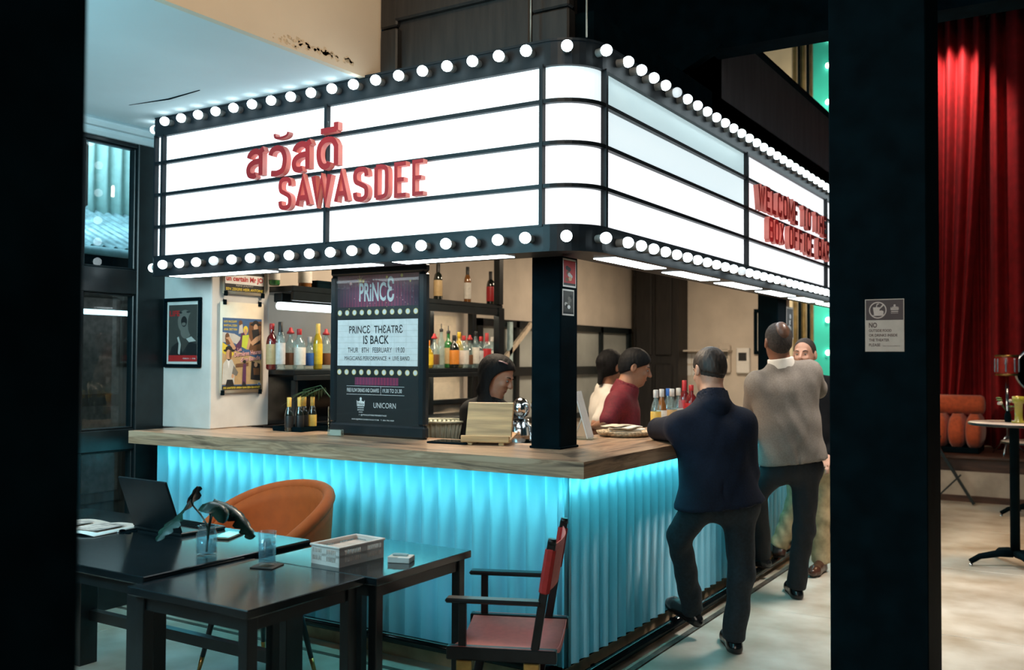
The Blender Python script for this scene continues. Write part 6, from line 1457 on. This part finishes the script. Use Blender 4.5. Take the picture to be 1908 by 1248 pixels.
# folding trestle
qa, qb = on(1756, 845, 'y', YF - .25), on(1815, 938, 'y', YF - .25); qc, qd = on(1791, 884, 'y', YF - .25), on(1735, 936, 'y', YF - .25)
ft2 = thing('folding_stand', 'black folding stand with splayed legs before the stage', 'stand', Vector((qa.x - .05, YF - .25, 0)))
oo = Vector((qa.x - .05, YF - .25, 0))
part('leg', MB().bar(Vector((qb.x, YF-.25, .0)) - oo + Vector((0, 0, .012)), qa - oo + (qa - qb)*.35, .03, .03).mesh('leg', STEEL), ft2); part('leg', MB().bar(Vector((2*qa.x - qb.x - .28, YF-.25, .012)) - oo, qa - oo + Vector((-.14, 0, .19)), .03, .03).mesh('leg', STEEL), ft2)
part('brace', MB().bar(Vector((qd.x, YF-.27, qd.z)) - oo, Vector((qc.x, YF-.27, qc.z)) - oo, .018, .018).mesh('brace', STEEL), ft2); part('top_board', MB().box((-.42, -.15, qa.z + .16), (.02, .15, qa.z + .19), bevel=.005).mesh('top_board', STEEL), ft2)
# round bistro tables
def bistro(cx, cy, h, r, label, sc=1.0):
    t = thing('bistro_table', label, 'table', Vector((cx, cy, 0)))
    part('tabletop', MB().lathe([(0, h - .02), (r - .012, h - .02), (r, h - .014), (r, h - .006), (r - .006, h), (0, h)], 44).mesh('tabletop', mat('pale_marble', (.62, .58, .55), .15, var=.15, scale=4)), t)
    part('edge_band', MB().lathe([(r - .004, h - .024), (r + .003, h - .020), (r + .003, h - .004), (r - .002, h - .003)], 44, closed=False).mesh('edge_band', STEEL), t)
    part('pole', MB().lathe([(.034, .09), (.034, h - .03), (.09, h - .025), (.09, h - .02)], 18).mesh('pole', BLK), t)
    for k in range(4):
        a = math.radians(28 + 90*k); d = Vector((math.cos(a), math.sin(a), 0))
        ft = part('foot', MB().tube([d*.02 + Vector((0, 0, .10)), d*.12 + Vector((0, 0, .10)), d*.26 + Vector((0, 0, .075)), d*.33 + Vector((0, 0, .035))], [.03, .027, .022, .020], 10).mesh('foot', BLK), t)
        part('glide', MB().lathe([(.012, 0), (.016, .003), (.010, .022)], 10, c=tuple(d*.325)).mesh('glide', CHROME), ft)
    return t
qt = on(1892, 1056, 'z', 0); ht = on(1892, 787, 'y', qt.y).z
bistro(qt.x, qt.y, ht, .315, 'tall round bistro table with pale top and black four-footed base')
q2_ = on(1905, 958, 'z', 0); bistro(q2_.x + .12, q2_.y - .12, .75, .30, 'second round bistro table nearer the stage')
# candle holder bottle and flowers on the table
gb = thing('candle_holder', 'yellow green glass candle holder on the bistro table', 'candle holder', Vector((on(1899, 780, 'y', qt.y).x, qt.y - .05, ht)))
YG = glass('yellow_green_glass', (.75, .8, .25), 1, (.55, .52, .08), .6)
part('holder', MB().lathe([(.0, 0), (.05, .0), (.052, .012), (.030, .02), (.028, .05), (.030, .145), (.044, .15), (.044, .20), (.040, .20), (.038, .155), (0, .15)], 20).mesh('holder', YG), gb); part('candle', MB().lathe([(0, .155), (.036, .155), (.036, .188), (0, .19)], 18).mesh('candle', mat('wax', (.6, .7, .5), .5)), gb)
fv = thing('flower_vase', 'small dark vase of white flowers and leaves on the bistro table', 'flowers', Vector((on(1876, 785, 'y', qt.y - .08).x, qt.y + .02, ht)))
part('vessel', MB().lathe([(0, 0), (.02, 0), (.026, .02), (.022, .06), (.014, .075), (.016, .085)], 16).mesh('vessel', BLK), fv)
rr = random.Random(11)
for i in range(9):
    a = rr.uniform(0, 6.3); e = Vector((.075*math.cos(a)*rr.uniform(.4, 1), .075*math.sin(a)*rr.uniform(.4, 1), rr.uniform(.11, .22)))
    st2 = part('stem', MB().tube([(0, 0, .07), e*.6 + Vector((0, 0, .03)), e], .0018, 5).mesh('stem', LEAF), fv)
    part('leaf' if i % 2 else 'flower', MB().ico(e, (.022, .022, .008) if i % 2 else (.014, .014, .014), n=8, m=5).mesh('leaf', mat('pale_leaf', (.10, .20, .07), .5) if i % 2 else mat('petal_white', (.60, .56, .48), .6)), st2)
# drum on the stage
YD = YF + .5
qd_ = on(1876, 680, 'y', YD); rd = (on(1899, 680, 'y', YD).x - on(1853, 680, 'y', YD).x)/2
dm = thing('drum', 'red shelled tom drum with chrome rims on the stage', 'drum', Vector((qd_.x, YD, ZS)))
zt_ = on(1876, 663, 'y', YD).z - ZS; zb3 = on(1876, 698, 'y', YD).z - ZS
part('shell', MB().lathe([(rd*.92, zb3), (rd*.95, zb3 + .02), (rd*.95, zt_ - .02), (rd*.92, zt_)], 30).mesh('shell', mat('drum_red_lacquer', (.42, .03, .02), .15, spec=.6)), dm)
for z in (zb3, zt_): part('rim', MB().lathe([(rd*.93, z - .012), (rd, z - .012), (rd, z + .012), (rd*.93, z + .012), (rd*.93, z - .012)], 30, closed=False).mesh('rim', BRASS), dm)
part('head', MB().lathe([(0, zt_ + .002), (rd*.92, zt_ + .002)], 30, closed=False).mesh('head', WHITEP), dm)
for k in range(8):
    a = 2*math.pi*k/8; part('lug', MB().box((-.008, -.012, zb3 + .03), (.008, .012, zt_ - .03), bevel=.003, M=T(rd*.97*math.cos(a), rd*.97*math.sin(a), 0)).mesh('lug', CHROME), dm)
part('stand', MB().lathe([(.016, .0), (.016, zb3)], 10).mesh('stand', CHROME), dm)
for k in range(3):
    a = 2.1*k + .4; part('stand_leg', MB().tube([(0, 0, .22), (.20*math.cos(a), .20*math.sin(a), .006)], .008, 8).mesh('stand_leg', CHROME), dm)
qb_ = on(1912, 690, 'y', YD - .05); rb3 = on(1912, 660, 'y', YD).z - on(1912, 690, 'y', YD).z + .09
bd2 = thing('bass_drum', 'bass drum with pale skin at the frame edge on the stage', 'drum', Vector((qb_.x + .14, YD + .32, ZS)))
Mx = T(0, 0, qb_.z - ZS) @ Matrix.Rotation(math.pi/2, 4, 'X')
def xf(mb): mb.v = [tuple(Mx @ Vector(v)) for v in mb.v]; return mb
part('skin', xf(MB().lathe([(0, .05), (rb3, .05)], 30, closed=False)).mesh('skin', WHITEP), bd2); part('shell', xf(MB().lathe([(rb3, -.25), (rb3 + .004, -.25), (rb3 + .004, .05), (rb3, .05)], 30)).mesh('shell', mat('drum_red_lacquer', (.42, .03, .02), .15)), bd2); part('hoop', xf(MB().lathe([(rb3 - .01, .045), (rb3 + .015, .045), (rb3 + .015, .065), (rb3 - .01, .065)], 30, closed=False)).mesh('hoop', CHROME), bd2)
part('spur', MB().tube([(0, .1, qb_.z - ZS - rb3 + .02), (.1, .16, 0)], .008, 8).mesh('spur', CHROME), bd2); part('spur', MB().tube([(0, .1, qb_.z - ZS - rb3 + .02), (-.1, .16, 0)], .008, 8).mesh('spur', CHROME), bd2)
